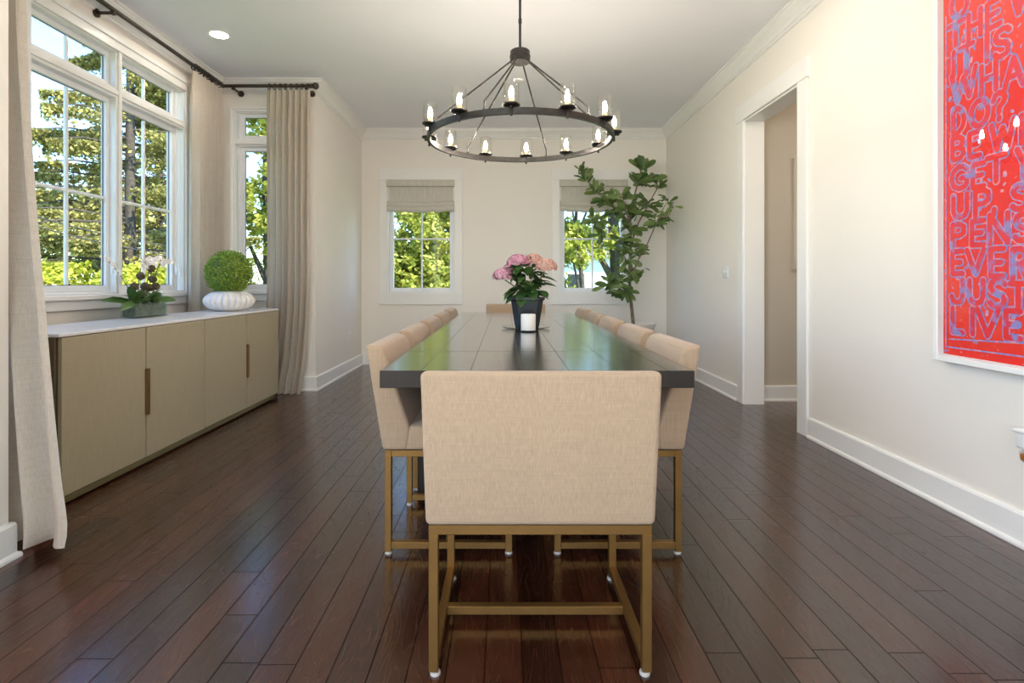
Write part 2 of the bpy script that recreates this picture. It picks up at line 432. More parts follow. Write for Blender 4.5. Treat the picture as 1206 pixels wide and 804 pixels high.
# ------------------------------------------------------------------ windows
def rect_frame(bm, u0, u1, z0, z1, w, y0, y1, bev=.002):
    bev = bev or 0
    box(bm, u0, u0+w, y0, y1, z0, z1, bev, 1); box(bm, u1-w, u1, y0, y1, z0, z1, bev, 1)
    box(bm, u0+w, u1-w, y0, y1, z0, z0+w, bev, 1); box(bm, u0+w, u1-w, y0, y1, z1-w, z1, bev, 1)
def pane(parent, u0, u1, z0, z1, y=.085):
    bm = bmesh.new(); box(bm, u0, u1, y-.003, y+.003, z0, z1); return link('glass_pane', bm, 'window_glass', parent)
def back_window(name, u0, u1):
    w = tag(empty(name, (0, YB, 0)), kind='structure')
    bm = bmesh.new()
    box(bm, u0-.10, u0, -.02, 0, ZS, ZH, .002, 1); box(bm, u1, u1+.10, -.02, 0, ZS, ZH, .002, 1)
    box(bm, u0-.105, u1+.105, -.026, 0, ZH, ZH+.137, .002, 1); box(bm, u0-.105, u1+.105, -.024, 0, ZS-.147, ZS, .002, 1)
    link('casing', bm, 'trim_paint', w)
    bm = bmesh.new(); rect_frame(bm, u0, u1, ZS, ZH, .018, 0, .155); link('jamb', bm, 'trim_paint', w)
    s = bmesh.new(); rect_frame(s, u0+.018, u1-.018, ZS+.018, ZH-.018, .05, .05, .11, .004); sash = link('sash', s, 'window_white', w)
    g0, g1, h0, h1 = u0+.066, u1-.066, ZS+.066, ZH-.066
    c = (g0+g1)/2; zm = 1.637
    b = bmesh.new(); box(b, c-.010, c+.010, .070, .098, h0, h1, .003, 1); link('muntin', b, 'window_white', w)
    b = bmesh.new(); box(b, g0, c-.010, .070, .098, zm-.010, zm+.010, .003, 1); box(b, c+.010, g1, .070, .098, zm-.010, zm+.010, .003, 1); link('muntin', b, 'window_white', w)
    pane(w, g0, g1, h0, h1)
    b = bmesh.new(); tube(b, [(c-.03, .045, ZS+.028), (c+.02, .03, ZS+.03), (c+.07, .035, ZS+.022)], .007); box(b, c-.045, c-.005, .03, .052, ZS+.018, ZS+.035, .004, 2)
    link('crank_handle', b, 'window_white', w, True)
    b = bmesh.new(); box(b, u0+.02, u0+.034, .03, .052, 1.20, 1.28, .004, 2); tube(b, [(u0+.027, .03, 1.26), (u0+.03, .01, 1.225), (u0+.032, .004, 1.20)], .005); link('latch', b, 'window_white', w, True)
back_window('window_1', *W1); back_window('window_2', *W2)

def bay_unit(w, a, b, rails, vert_muntin=True, handle=True, gy=.085):
    """one casement with its transom; rails: (z0,z1) of the sash glass and transom glass"""
    for k, (z0, z1) in enumerate(rails):
        s = bmesh.new()
        rect_frame(s, a-.042, b+.042, z0-.042, z1+.042, .042, gy-.035, gy+.008, .004)
        rect_frame(s, a-.055, b+.055, z0-.055, z1+.055, .014, gy-.05, gy-.02, .003)
        link('sash', s, 'window_white', w)
        m = bmesh.new(); rect_frame(m, a, b, z0, z1, .005, gy-.012, gy-.0035, .0); tag(link('gasket', m, 'gasket_gray', w), 'thin grey glazing gasket')
        if vert_muntin:
            c = (a+b)/2; m = bmesh.new(); box(m, c-.011, c+.011, gy-.016, gy+.006, z0+.005, z1-.005, .004, 1); link('muntin', m, 'window_white', w)
        if k == 0 and vert_muntin:
            m = bmesh.new(); zc = 1.677; c = (a+b)/2
            box(m, a, c-.011, gy-.016, gy+.014, zc-.011, zc+.011, .004, 1); box(m, c+.011, b, gy-.016, gy+.014, zc-.011, zc+.011, .004, 1)
            link('muntin', m, 'window_white', w)
        pane(w, a, b, z0, z1, gy)
    if handle:
        m = bmesh.new(); box(m, b+.018, b+.036, gy-.066, gy-.044, 1.13, 1.21, .004, 2); tube(m, [(b+.027, gy-.07, 1.19), (b+.02, gy-.09, 1.15), (b+.018, gy-.092, 1.11)], .006)
        link('latch', m, 'window_white', w, True)
RAILS = [(1.045, 2.365), (2.520, 2.700)]
w = tag(empty('window_3', (XB, 0, 0), PI/2), kind='structure')
cents = [3.587-.767, 3.587, 4.354]
for c in cents: bay_unit(w, c-.325, c+.325, RAILS)
bm = bmesh.new()   # casing with stepped moulding
for d, e, y in ((.0, .085, -.02), (.06, .095, -.034)):
    box(bm, BW[0]-e, BW[0]-d, y, 0, BW[2]-.0, BW[3]+d, .002, 1); box(bm, BW[1]+d, BW[1]+e, y, 0, BW[2], BW[3]+d, .002, 1)
    box(bm, BW[0]-e, BW[1]+e, y, 0, BW[3]+d, BW[3]+e, .002, 1)
link('casing', bm, 'trim_paint', w)
bm = bmesh.new(); box(bm, BW[0]-.11, BW[1]+.11, -.045, .0, BW[2]-.035, BW[2], .006, 2); box(bm, BW[0]-.09, BW[1]+.09, -.02, 0, BW[2]-.10, BW[2]-.035, .002, 1)
link('sill', bm, 'trim_paint', w)
bm = bmesh.new()
for c in (cents[0]+.3835, cents[1]+.3835):
    box(bm, c-.034, c+.034, .0, .092, BW[2], BW[3], .003, 1)
    box(bm, c-.016, c+.016, -.012, .0, BW[2], BW[3], .003, 1)
link('mullion', bm, 'trim_paint', w)
bm = bmesh.new(); box(bm, BW[0]+.002, BW[1]-.002, .003, .088, 2.405, 2.478, .003, 1); box(bm, BW[0]+.002, BW[1]-.002, -.009, .003, 2.425, 2.460, .003, 1); link('transom_bar', bm, 'trim_paint', w)
bm = bmesh.new(); rect_frame(bm, BW[0], BW[1], BW[2], BW[3], .012, 0, .095); link('jamb', bm, 'trim_paint', w)

w = tag(empty('window_4', (0, YF, 0)), kind='structure')
bay_unit(w, -2.585, -2.195, RAILS, vert_muntin=False, handle=False, gy=.06)
bm = bmesh.new()
for d, e, y in ((.0, .035, -.016), (.022, .045, -.028)):
    box(bm, NW[0]-e, NW[0]-d, y, 0, NW[2], NW[3]+d, .002, 1); box(bm, NW[1]+d, NW[1]+e, y, 0, NW[2], NW[3]+d, .002, 1)
    box(bm, NW[0]-e, NW[1]+e, y, 0, NW[3]+d, NW[3]+e, .002, 1)
link('casing', bm, 'trim_paint', w)
bm = bmesh.new(); box(bm, NW[0]-.05, NW[1]+.05, -.04, 0, NW[2]-.035, NW[2], .006, 2); box(bm, NW[0]-.04, NW[1]+.04, -.02, 0, NW[2]-.10, NW[2]-.035, .002, 1); link('sill', bm, 'trim_paint', w)
bm = bmesh.new(); box(bm, NW[0], NW[1], .0, .11, 2.405, 2.478, .003, 1); box(bm, NW[0], NW[1], -.02, 0, 2.425, 2.465, .003, 1); link('transom_bar', bm, 'trim_paint', w)
bm = bmesh.new(); rect_frame(bm, NW[0], NW[1], NW[2], NW[3], .012, 0, .155); link('jamb', bm, 'trim_paint', w)

# ------------------------------------------------------------------ chairs
def make_chair(label, wid=.50, group='side chairs', lean=.085, top=.825):
    r = empty('dining_chair'); tag(r, label, 'chair', group)
    h = wid/2; yb, yf = -.25, .25; zs = .412; t = .026
    # seat
    b = bmesh.new(); prism(b, [(yb+.075, zs), (yf+.035, zs), (yf+.035, .485), (yf-.02, .502), (yb+.095, .507)], -h-.006, h+.006, 'x', .014, 3)
    link('seat', b, 'linen_chair', r, True, 50)
    b = bmesh.new()
    def yo(z): return yb-.008 - lean*(z-zs)/(top-zs)
    prism(b, [(yo(zs), zs), (yb+.092, zs), (yb+.100, .50), (yo(top)+.098, top-.03), (yo(top)+.078, top-.006), (yo(top)+.02, top)], -h-.008, h+.008, 'x', .021, 4)
    # the back flares a little towards its top
    for v in b.verts: v.co.x *= 1 + .028*max(0, (v.co.z-zs)/(top-zs))
    link('backrest', b, 'linen_chair', r, True, 50)
    b = bmesh.new()
    z0, z1 = zs-.027, zs-.001
    box(b, -h, h, yb, yb+t, z0, z1, .0015, 1); box(b, -h, h, yf-t, yf, z0, z1, .0015, 1)
    box(b, -h, -h+t, yb+t, yf-t, z0, z1, .0015, 1); box(b, h-t, h, yb+t, yf-t, z0, z1, .0015, 1)
    link('seat_frame', b, 'gold_metal', r)
    for sx in (-1, 1):
        for sy in (-1, 1):
            x0 = -h if sx < 0 else h-t; y0 = yb if sy < 0 else yf-t
            b = bmesh.new(); box(b, x0, x0+t, y0, y0+t, .012, z0, .0015, 1); lg = link('leg', b, 'gold_metal', r)
            b = bmesh.new(); lathe(b, [(0,0), (.014,0), (.015,.004), (.013,.009), (.005,.010), (.005,.013), (0,.013)], 16, (x0+t/2 - sx*.004, y0+t/2, 0)); tag(link('glide', b, 'glide', lg, True), 'pale plastic foot glide')
        x0 = -h if sx < 0 else h-t
        b = bmesh.new(); box(b, x0, x0+t, yb+t, yf-t, .024, .050, .0015, 1); link('side_rail', b, 'gold_metal', r)
    b = bmesh.new(); box(b, -h+t, h-t, -.014, .012, .024, .050, .0015, 1); link('stretcher', b, 'gold_metal', r)
    return r
TX = .11
side = make_chair('placeholder')
ord_l = ['nearest the camera', 'second from the camera', 'third from the camera', 'fourth from the camera', 'farthest from the camera']
first = True
for s, name in ((-1, 'left'), (1, 'right')):
    for k, y in enumerate((2.13, 2.79, 3.46, 4.12, 4.79)):
        c = side if first else copy_tree(side); first = False
        c.location = (TX + s*(.583-.25), y+.25, 0); c.rotation_euler = (0, 0, -s*-PI/2 if False else (PI/2 if s > 0 else -PI/2))
        desc = 'beside the sideboard' if s < 0 else 'beside the doorway wall'
        c['label'] = 'beige linen chair on gold legs, table\'s %s side, %s' % (name, ord_l[k])
        c['group'] = 'side chairs along the %s of the table' % name
head = make_chair('wide beige linen chair at the near end of the table, back to the camera', .606, 'head chairs', .06, .835)
head.location = (.095, 1.472+.25, 0)
far = copy_tree(head); far.location = (.115, 5.46+.02, 0); far.rotation_euler = (0, 0, PI)
far.location = (.115, 5.62, 0)
far['label'] = 'beige linen chair at the far end of the table, behind the hydrangea'
del head['group']; del far['group']

# ------------------------------------------------------------------ table
t = tag(empty('dining_table', (TX, 1.87, 0)), 'long dark-stained oak dining table with end leaves, running down the room', 'table')
def top_piece(y0, y1, name, mat='table_wood'):
    b = bmesh.new(); box(b, -.5425, .5425, y0, y1, .705, .765, .002, 1); o_ = link(name, b, mat, t)
    o_.data.materials.append(M['table_wood_edge'])
    for p in o_.data.polygons:
        if p.normal.z < .9: p.material_index = 1
    return o_
LT = 3.58
top_piece(0, .5165, 'end_leaf'); top_piece(.5195, LT-.5195, 'tabletop'); top_piece(LT-.5165, LT, 'end_leaf')
b = bmesh.new()
for x0, x1, y0, y1 in ((-.46,-.435,.75,LT-.75), (.435,.46,.75,LT-.75), (-.435,.435,.75,.78), (-.435,.435,LT-.78,LT-.75)): box(b, x0, x1, y0, y1, .64, .704, .002, 1)
link('apron', b, 'table_wood_edge', t)
for x0 in (-.55, .48):
    for y0 in (.795, LT-.885):
        b = bmesh.new(); xx = max(-.54, x0) if x0 < 0 else .465
        box(b, xx, xx+.075, y0, y0+.09, 0, .704, .004, 2); link('leg', b, 'table_wood_edge', t)
b = bmesh.new(); box(b, -.06, .06, .80, LT-.80, .09, .16, .004, 1); link('stretcher_beam', b, 'table_wood_edge', t)
for y0 in (.805, LT-.875):
    b = bmesh.new(); box(b, -.465, .465, y0, y0+.07, .09, .16, .004, 1); link('cross_beam', b, 'table_wood_edge', t)

# ------------------------------------------------------------------ sideboard
SX, SY0, SY1, SD = -2.10, 2.56, 5.04, .50
s = tag(empty('sideboard', (SX, SY0, 0)), 'long low four-door sideboard in beige grasscloth with white top, under the bay window', 'sideboard')
L = SY1-SY0
b = bmesh.new(); box(b, -SD, -.022, 0, L, .045, .808, .003, 1); link('body', b, 'gap_bronze', s)
b = bmesh.new(); box(b, -SD, .002, -.002, L+.002, .8085, .825, .003, 2); tag(link('top', b, 'stone_white', s), 'glossy white top')
b = bmesh.new(); box(b, -SD+.03, -.05, .05, L-.06, 0, .045); link('plinth', b, 'socket_dark', s)
b = bmesh.new(); box(b, -SD, -.004, 0.004, L-.06, .012, .0445, .002, 1); link('bottom_rail', b, 'olive_metal', s)
dw = L/4
for k in range(4):
    b = bmesh.new(); box(b, -.021, 0, k*dw+(.014 if k == 0 else .0045), (k+1)*dw-(.0045 if k < 3 else .003), .048, .805, .002, 1); d = link('door', b, 'grasscloth', s)
    if k % 2 == 0:
        b = bmesh.new(); box(b, -.001, .016, (k+1)*dw-.013, (k+1)*dw+.013, .295, .565, .002, 1)
        tag(link('handle', b, 'bronze_handle', d), 'slim vertical bronze pull')
# ------------------------------------------------------------------ curtain rod and curtains
RX, RY1, RY0, RZ = -2.70, 5.20, 2.225, 2.945
r = tag(empty('curtain_rod', (0,0,0)), 'dark bronze curtain rod running around the bay below the crown moulding', 'curtain rod')
b = bmesh.new(); tube(b, [(-1.84, RY1, RZ), (RX, RY1, RZ)], .016, 12); tube(b, [(RX, RY1, RZ), (RX, RY0, RZ)], .016, 12); tube(b, [(RX, RY0, RZ), (-1.86, RY0, RZ)], .016, 12)
sphere(b, (RX, RY1, RZ), .021); sphere(b, (RX, RY0, RZ), .021)
link('pole', b, 'bronze', r, True)
for y in (RY1, RY0):
    b = bmesh.new(); sphere(b, (-1.815, y, RZ), .033, 3); tube(b, [(-1.87, y, RZ), (-1.845, y, RZ)], .022, 12); link('finial', b, 'bronze', r, True)
for (x, y, dx, dy) in ((RX, 5.0, -1, 0), (RX, 3.74, -1, 0), (RX, 2.45, -1, 0), (-2.60, RY1, 0, 1), (-1.90, RY1, 0, 1), (-2.5, RY0, 0, -1), (-1.93, RY0, 0, -1)):
    b = bmesh.new(); L_ = .118 if dx else (.155 if dy > 0 else .122)
    tube(b, [(x+dx*.0, y+dy*.0, RZ-.024), (x+dx*L_, y+dy*L_, RZ-.024)], .011, 8)
    tube(b, [(x+dx*(L_-.012), y+dy*(L_-.012), RZ-.024), (x+dx*L_, y+dy*L_, RZ-.024)], .03, 14)
    box(b, x-.016, x+.016, y-.016, y+.016, RZ-.036, RZ-.014, .004, 1)
    link('bracket', b, 'bronze', r, True)

def curtain(name_label, P0, P1, pleats, amp, flare, z1=2.905, rings=True, bottomfun=None, depthdir=None, nr=None):
    """pleated panel from P0 to P1 (plan), folds along its length"""
    P0 = Vector(P0); P1 = Vector(P1); d = (P1-P0); Lw = d.length; d.normalize(); n = Vector((-d.y, d.x))
    root = tag(empty('curtain', (P0.x, P0.y, 0)), name_label, 'curtain')
    b = bmesh.new(); NU, NZ = pleats*14, 46
    rows = []
    for j in range(NZ+1):
        q = j/NZ; z = .006 + (z1-.006)*q
        row = []
        for i in range(NU+1):
            u = i/NU
            ph = 2*PI*pleats*u
            irr = .35*math.sin(ph*.31+1.3+q*1.1) + .22*math.sin(ph*.57+q*1.7)
            a = amp*(1+irr*(1-q)) * (1 - .55*max(0, (q-.9)/.1))
            w = math.sin(ph + .55*(1-q)*math.sin(3.1*u+q*2.3))
            w = math.copysign(abs(w)**.8, w)
            off = a*w
            uu = u + .012*math.sin(2*ph)*1
            du, dn, dz = bottomfun(u, q) if bottomfun else (0, 0, 0)
            p = P0 + d*(uu*Lw + du) + n*(off + dn)
            row.append(b.verts.new((p.x-P0.x, p.y-P0.y, max(.004, z+dz))))
        rows.append(row)
    for A, B in zip(rows, rows[1:]):
        for i in range(NU): b.faces.new([A[i], A[i+1], B[i+1], B[i]])
    # cloth thickness
    bmesh.ops.solidify(b, geom=b.faces[:], thickness=.004)
    link('panel', b, 'linen_curtain', root, True, 75)
    for k in range(nr or pleats):
        u = (k+.5)/(nr or pleats)
        p = d*(u*Lw)
        b = bmesh.new(); pts = []
        for a in range(17):
            th = 2*PI*a/16
            v = n*math.cos(th)*.027; pts.append((p.x+v.x+d.x*.006*math.sin(th), p.y+v.y+d.y*.006*math.sin(th), RZ-.007+.027*math.sin(th)))
        tube(b, pts, .0045, 6, False)
        tag(link('ring', b, 'bronze', root, True), 'dark bronze curtain ring')
    return root
def bf_far(u, q):
    s_ = max(0, 1-q*2.2); return (.02*math.sin(q*9)*s_ - .10*s_*s_*(1-u), 0, 0)
c1 = curtain('pleated cream linen curtain between the narrow window and the left wall corner', (-2.285, RY1), (-1.865, RY1), 7, .042, 0, bottomfun=lambda u, q: (-.085*max(0, 1-q*2.4)**2, -.03*max(0, .10-q)/.1, 0), nr=8)
c2 = curtain('cream linen curtain gathered in the bay corner behind the topiary', (RX, 4.70), (RX, 5.165), 7, .038, 0, nr=10)
def bf_near(u, q):
    f = max(0, 1-q)
    du = .40*f**2*(u**1.3-.04)
    dn = -(.01 + .20*u**3)*f*f - .03*u*u*max(0, 1-q*3)
    dz = .08*max(0, u-.5)*2*max(0, 1-q*9)
    if q < .06:                       # the hem rolls under where it meets the floor
        t_ = q/.06; du -= .05*u*(1-t_)**2; dn += .025*(1-t_)**2
    return (du, dn, dz)
c3 = curtain('cream linen curtain hanging to the floor at the near end of the bay', (-2.36, RY0), (-1.965, RY0), 5, .042, 0, bottomfun=bf_near, nr=6)

# ------------------------------------------------------------------ roman shades
def roman(u0, u1, label):
    o = tag(empty('roman_shade', ((u0+u1)/2, YB, 2.395)), label, 'window shade', 'roman shades')
    h = (u1-u0)/2+.003
    b = bmesh.new(); box(b, -h, h, -.055, .012, -.085, 0, .004, 2); link('valance', b, 'linen_shade', o, True)
    b = bmesh.new()
    prof = [(.004,-.085), (-.004,-.085), (-.004,-.24), (-.012,-.27), (-.010,-.295), (.004,-.30)]
    prism(b, prof, -h+.022, h-.022, 'x'); link('panel', b, 'linen_shade', o, True, 50)
    for k, (z, dd) in enumerate(((-.275, .050), (-.335, .062))):
        b = bmesh.new(); N = 16; rows = []
        for i in range(N+1):
            x = -h + .006 + (2*h-.012)*i/N; sag = -.018*math.sin(PI*i/N) + .006*math.sin(i*1.9)
            ring = [b.verts.new((x, y, z+zz+sag*(1 if k else .7))) for y, zz in ((.008, 0), (-dd*.6, .004), (-dd, -.02), (-dd*1.02, -.05), (-dd*.6, -.072), (.0, -.066), (.004, -.03))]
            rows.append(ring)
        for A, B in zip(rows, rows[1:]):
            for q in range(7): b.faces.new([A[q], A[(q+1)%7], B[(q+1)%7], B[q]])
        b.faces.new(rows[0]); b.faces.new(rows[-1]); bmesh.ops.recalc_face_normals(b, faces=b.faces[:])
        link('fold', b, 'linen_shade', o, True, 60)
    return o
roman(*W1, 'grey linen roman shade in the left back window')
roman(*W2, 'grey linen roman shade in the right back window, behind the tall plant')

# ------------------------------------------------------------------ chandelier
CX, CY, CZ, CR = .10, 3.66, 2.012, .612
ch = tag(empty('chandelier', (CX, CY, CZ)), 'dark iron ring chandelier with twelve glass-shaded candle bulbs over the table', 'chandelier')
b = bmesh.new(); N = 96; rows = []
for k in range(N):
    a = 2*PI*k/N
    rows.append([b.verts.new((math.cos(a)*rr, math.sin(a)*rr, z)) for rr, z in ((CR-.011, 0), (CR+.011, 0), (CR+.011, .036), (CR-.011, .036))])
for k in range(N):
    A, B = rows[k], rows[(k+1) % N]
    for q in range(4): b.faces.new([A[q], B[q], B[(q+1)%4], A[(q+1)%4]])
bmesh.ops.recalc_face_normals(b, faces=b.faces[:])
link('ring', b, 'iron', ch, True, 30)
b = bmesh.new(); lathe(b, [(0,0), (.064,0), (.068,.004), (.068,.032), (.070,.034), (.070,.044), (.066,.048), (.066,.074), (.060,.080), (.02,.084), (.016,.10), (0,.10)], 40, (0,0,.535)); 
for k in range(6):
    a = R(21+60*k+30); sphere(b, (.030*math.cos(a), .030*math.sin(a), .534), .005, 1)
link('hub', b, 'iron', ch, True, 35)
b = bmesh.new(); tube(b, [(0,0,.62), (0,0,H-CZ-.03)], .0085, 12); tube(b, [(0,0,.80), (0,0,.83)], .0115, 12); link('stem', b, 'iron', ch, True)
b = bmesh.new(); lathe(b, [(0,0), (.05,0), (.065,.012), (.068,.03), (0,.03)], 32, (0,0,H-CZ-.0305)); link('canopy', b, 'iron', ch, True)
for k in range(6):
    a = PI/2 - R(21 + 60*k); ca, sa = math.cos(a), math.sin(a)
    b = bmesh.new()
    tube(b, [(.052*ca, .052*sa, .545), (.075*ca, .075*sa, .53), (CR*ca, CR*sa, .085), (CR*ca, CR*sa, .034)], .0055, 8)
    sphere(b, (CR*ca, CR*sa, .037), .011, 2)
    link('support_rod', b, 'iron', ch, True)
for k in range(12):
    a = PI/2 - R(6 + 30*k); x, y = (CR+.012)*math.cos(a), (CR+.012)*math.sin(a)
    b = bmesh.new(); lathe(b, [(0,.036), (.022,.036), (.040,.040), (.050,.046), (.052,.052), (.047,.052), (.036,.046), (0,.044)], 28, (x,y,0))
    tube(b, [(x,y,-.012), (x,y,.04)], .007, 8); tube(b, [((CR+.045)*math.cos(a+.0), (CR+.045)*math.sin(a), .030), ((CR-.04)*math.cos(a), (CR-.04)*math.sin(a), .030)], .005, 6)
    cup = link('candle_cup', b, 'iron', ch, True)
    b = bmesh.new(); lathe(b, [(0,.044), (.015,.044), (.0135,.05), (.0135,.085), (.010,.088), (0,.088)], 16, (x,y,0)); link('candle_sleeve', b, 'brass_socket', cup, True)
    b = bmesh.new(); lathe(b, [(0,.088), (.008,.088), (.013,.102), (.0145,.115), (.010,.135), (.004,.150), (0,.155)], 14, (x,y,0)); tag(link('bulb', b, 'bulb_glow', cup, True), 'glowing candle bulb')
    b = bmesh.new(); lathe(b, [(.044,.050), (.0445,.09), (.043,.14), (.041,.182), (.0395,.182), (.0415,.14), (.043,.09), (.0425,.050)], 32, (x,y,0)); tag(link('glass_shade', b, 'lamp_glass', cup, True), 'clear glass cylinder shade')

# ------------------------------------------------------------------ ceiling fittings
def downlight(x, y, label, name='recessed_light'):
    o = tag(empty(name, (x, y, H)), label, 'ceiling light')
    b = bmesh.new(); lathe(b, [(.066,-.004), (.082,-.006), (.088,-.002), (.088,.0), (.066,0)], 36); link('trim_ring', b, 'white_plastic', o, True)
    b = bmesh.new(); lathe(b, [(0,-.003), (.066,-.003), (.066,0), (0,0)], 36); tag(link('lens', b, 'downlight_glow', o), 'glowing lens')
    return o
downlight(-2.29, 4.35, 'glowing round recessed ceiling light above the bay')
for (x, y) in ((-1.15, 3.3), (1.35, 3.3), (-1.15, 1.75), (1.35, 1.75)):
    downlight(x, y, 'glowing round recessed ceiling light outside the picture', 'recessed_light')['group'] = 'recessed lights outside the picture'
o = tag(empty('smoke_detector', (.13, 5.33, H)), 'small white smoke detector on the ceiling behind the chandelier', 'smoke detector')
b = bmesh.new(); lathe(b, [(0,-.022), (.03,-.022), (.05,-.016), (.056,-.006), (.056,0), (0,0)], 32); link('cover', b, 'white_plastic', o, True)
b = bmesh.new(); lathe(b, [(0,-.026), (.012,-.026), (.014,-.021), (0,-.021)], 20); link('button', b, 'planter_gray', o, True)

# ------------------------------------------------------------------ wall plates
def plate(name, origin, rot, n, kind, label, cat):
    o = empty(name, origin, 0); o.matrix_world = frame_mat(origin, rot); tag(o, label, cat)
    w_ = .036+.046*n
    b = bmesh.new(); box(b, -w_/2, w_/2, -.006, 0, -.058, .058, .003, 2); link('plate', b, 'white_plastic', o, True)
    for k in range(n):
        c = (k-(n-1)/2)*.046
        b = bmesh.new(); box(b, c-.016, c+.016, -.009, -.006, -.033, .033, .002, 1)
        if kind == 'switch': box(b, c-.005, c+.005, -.018, -.009, -.004, .012, .001, 1)
        ins = link('toggle' if kind == 'switch' else 'receptacle', b, 'white_plastic', o)
        if kind != 'switch':
            b = bmesh.new()
            for zz in (-.018, .018):
                for q in (-.006, .006): box(b, c+q-.0012, c+q+.0012, -.0094, -.0088, zz-.005, zz+.005)
            link('slot', b, 'socket_dark', ins)
    return o
plate('light_switch', (XR, 5.17, 1.165), -PI/2, 2, 'switch', 'white double light switch on the right wall beyond the doorway', 'light switch')
plate('wall_outlet', (XL, 6.50, .415), PI/2, 2, 'outlet', 'white double outlet low on the left wall near the far corner', 'outlet')
plate('wall_outlet', (XR, 2.145, .375), -PI/2, 1, 'outlet', 'white outlet low on the right wall under the red artwork', 'outlet')
o = tag(empty('air_freshener', (XR-.009, 2.145, .41)), 'plug-in air freshener with orange oil in the outlet under the artwork', 'air freshener')
b = bmesh.new(); box(b, -.055, 0, -.028, .028, .0, .075, .010, 3); box(b, -.062, 0, -.034, .034, .062, .078, .005, 2); link('housing', b, 'white_plastic', o, True)
b = bmesh.new(); lathe(b, [(0,-.052), (.014,-.052), (.022,-.044), (.024,-.012), (.012,-.002), (.012,.0), (0,0)], 20, (-.030, 0, 0)); link('bottle', b, 'clear_glass', o, True)
b = bmesh.new(); lathe(b, [(0,-.050), (.013,-.050), (.020,-.043), (.022,-.022), (0,-.022)], 20, (-.030, 0, 0)); tag(link('oil', b, 'amber_oil', o, True), 'orange oil')

# ------------------------------------------------------------------ red artwork
PX_ = XR-.030                     # plane of the print
def uz(px, py, X=PX_-.0008):
    y = X*640/(px-595); return y, CAM_Z + (332-py)*y/640
AY1, AY0, AZ0, AZ1 = 2.600, 1.35, .700, 2.62
art = tag(empty('framed_artwork', (XR, (AY0+AY1)/2, AZ0)), 'tall red and blue lettered print in a white box frame on the right wall', 'picture')
oy, oz = (AY0+AY1)/2, AZ0
FW = .026
b = bmesh.new()
def fb(y0, y1, z0, z1): box(b, -.055, -.001, y0-oy, y1-oy, z0-oz, z1-oz, .002, 1)
fb(AY0, AY0+FW, AZ0, AZ1); fb(AY1-FW, AY1, AZ0, AZ1); fb(AY0+FW, AY1-FW, AZ0, AZ0+FW); fb(AY0+FW, AY1-FW, AZ1-FW, AZ1)
link('frame', b, 'trim_paint', art)
b = bmesh.new(); box(b, -.026, -.001, AY0+FW-oy, AY1-FW-oy, AZ0+FW-oz, AZ1-FW-oz); link('mat_board', b, 'mat_board', art)
py1 = uz(1111, 400)[0]; pz0 = uz(1111, 416)[1]
b = bmesh.new(); box(b, PX_-XR, -.0265, AY0+FW+.02-oy, py1-oy, pz0-oz, AZ1-FW-.025-oz); pr = link('print', b, 'print_red', art)
G = {  # stroke letters in a unit box
 'O': [[(.5+.5*math.cos(a*PI/8), .5+.5*math.sin(a*PI/8)) for a in range(17)]],
 'T': [[(0,1),(1,1)], [(.5,1),(.5,0)]], 'H': [[(0,0),(0,1)], [(1,0),(1,1)], [(0,.5),(1,.5)]],
 'E': [[(1,1),(0,1),(0,0),(1,0)], [(0,.5),(.8,.5)]], 'I': [[(.5,0),(.5,1)]],
 'S': [[(1,.85),(.8,.97),(.5,1),(.15,.93),(.03,.76),(.2,.58),(.5,.5),(.8,.43),(.97,.26),(.85,.07),(.5,0),(.2,.03),(0,.15)]],
 'W': [[(0,1),(.25,0),(.5,.8),(.75,0),(1,1)]], 'A': [[(0,0),(.5,1),(1,0)], [(.2,.38),(.8,.38)]],
 'D': [[(0,0),(0,1),(.45,1),(.85,.8),(1,.5),(.85,.2),(.45,0),(0,0)]],
 '?': [[(0,.75),(.15,.93),(.5,1),(.85,.93),(1,.75),(.85,.58),(.5,.45),(.5,.27)], [(.5,.06),(.5,.0)]],
 'B': [[(0,0),(0,1),(.6,1),(.9,.88),(.9,.64),(.6,.52),(0,.52)], [(.6,.52),(.95,.4),(1,.2),(.7,0),(0,0)]],
 'G': [[(.95,.82),(.75,.97),(.45,1),(.12,.82),(0,.5),(.12,.16),(.45,0),(.8,.05),(.95,.2),(.95,.45),(.6,.45)]],
 'Y': [[(0,1),(.5,.5),(1,1)], [(.5,.5),(.5,0)]], 'U': [[(0,1),(0,.3),(.15,.08),(.5,0),(.85,.08),(1,.3),(1,1)]],
 'P': [[(0,0),(0,1),(.6,1),(.95,.88),(.95,.6),(.6,.48),(0,.48)]], ',': [[(.6,.12),(.4,-.12)]],
 'N': [[(0,0),(0,1),(1,0),(1,1)]], 'V': [[(0,1),(.5,0),(1,1)]],
 'R': [[(0,0),(0,1),(.6,1),(.95,.88),(.95,.62),(.6,.5),(0,.5)], [(.5,.5),(1,0)]],
 'J': [[(1,1),(1,.25),(.8,.04),(.45,0),(.12,.08),(0,.28)]], 'L': [[(0,1),(0,0),(1,0)]]}
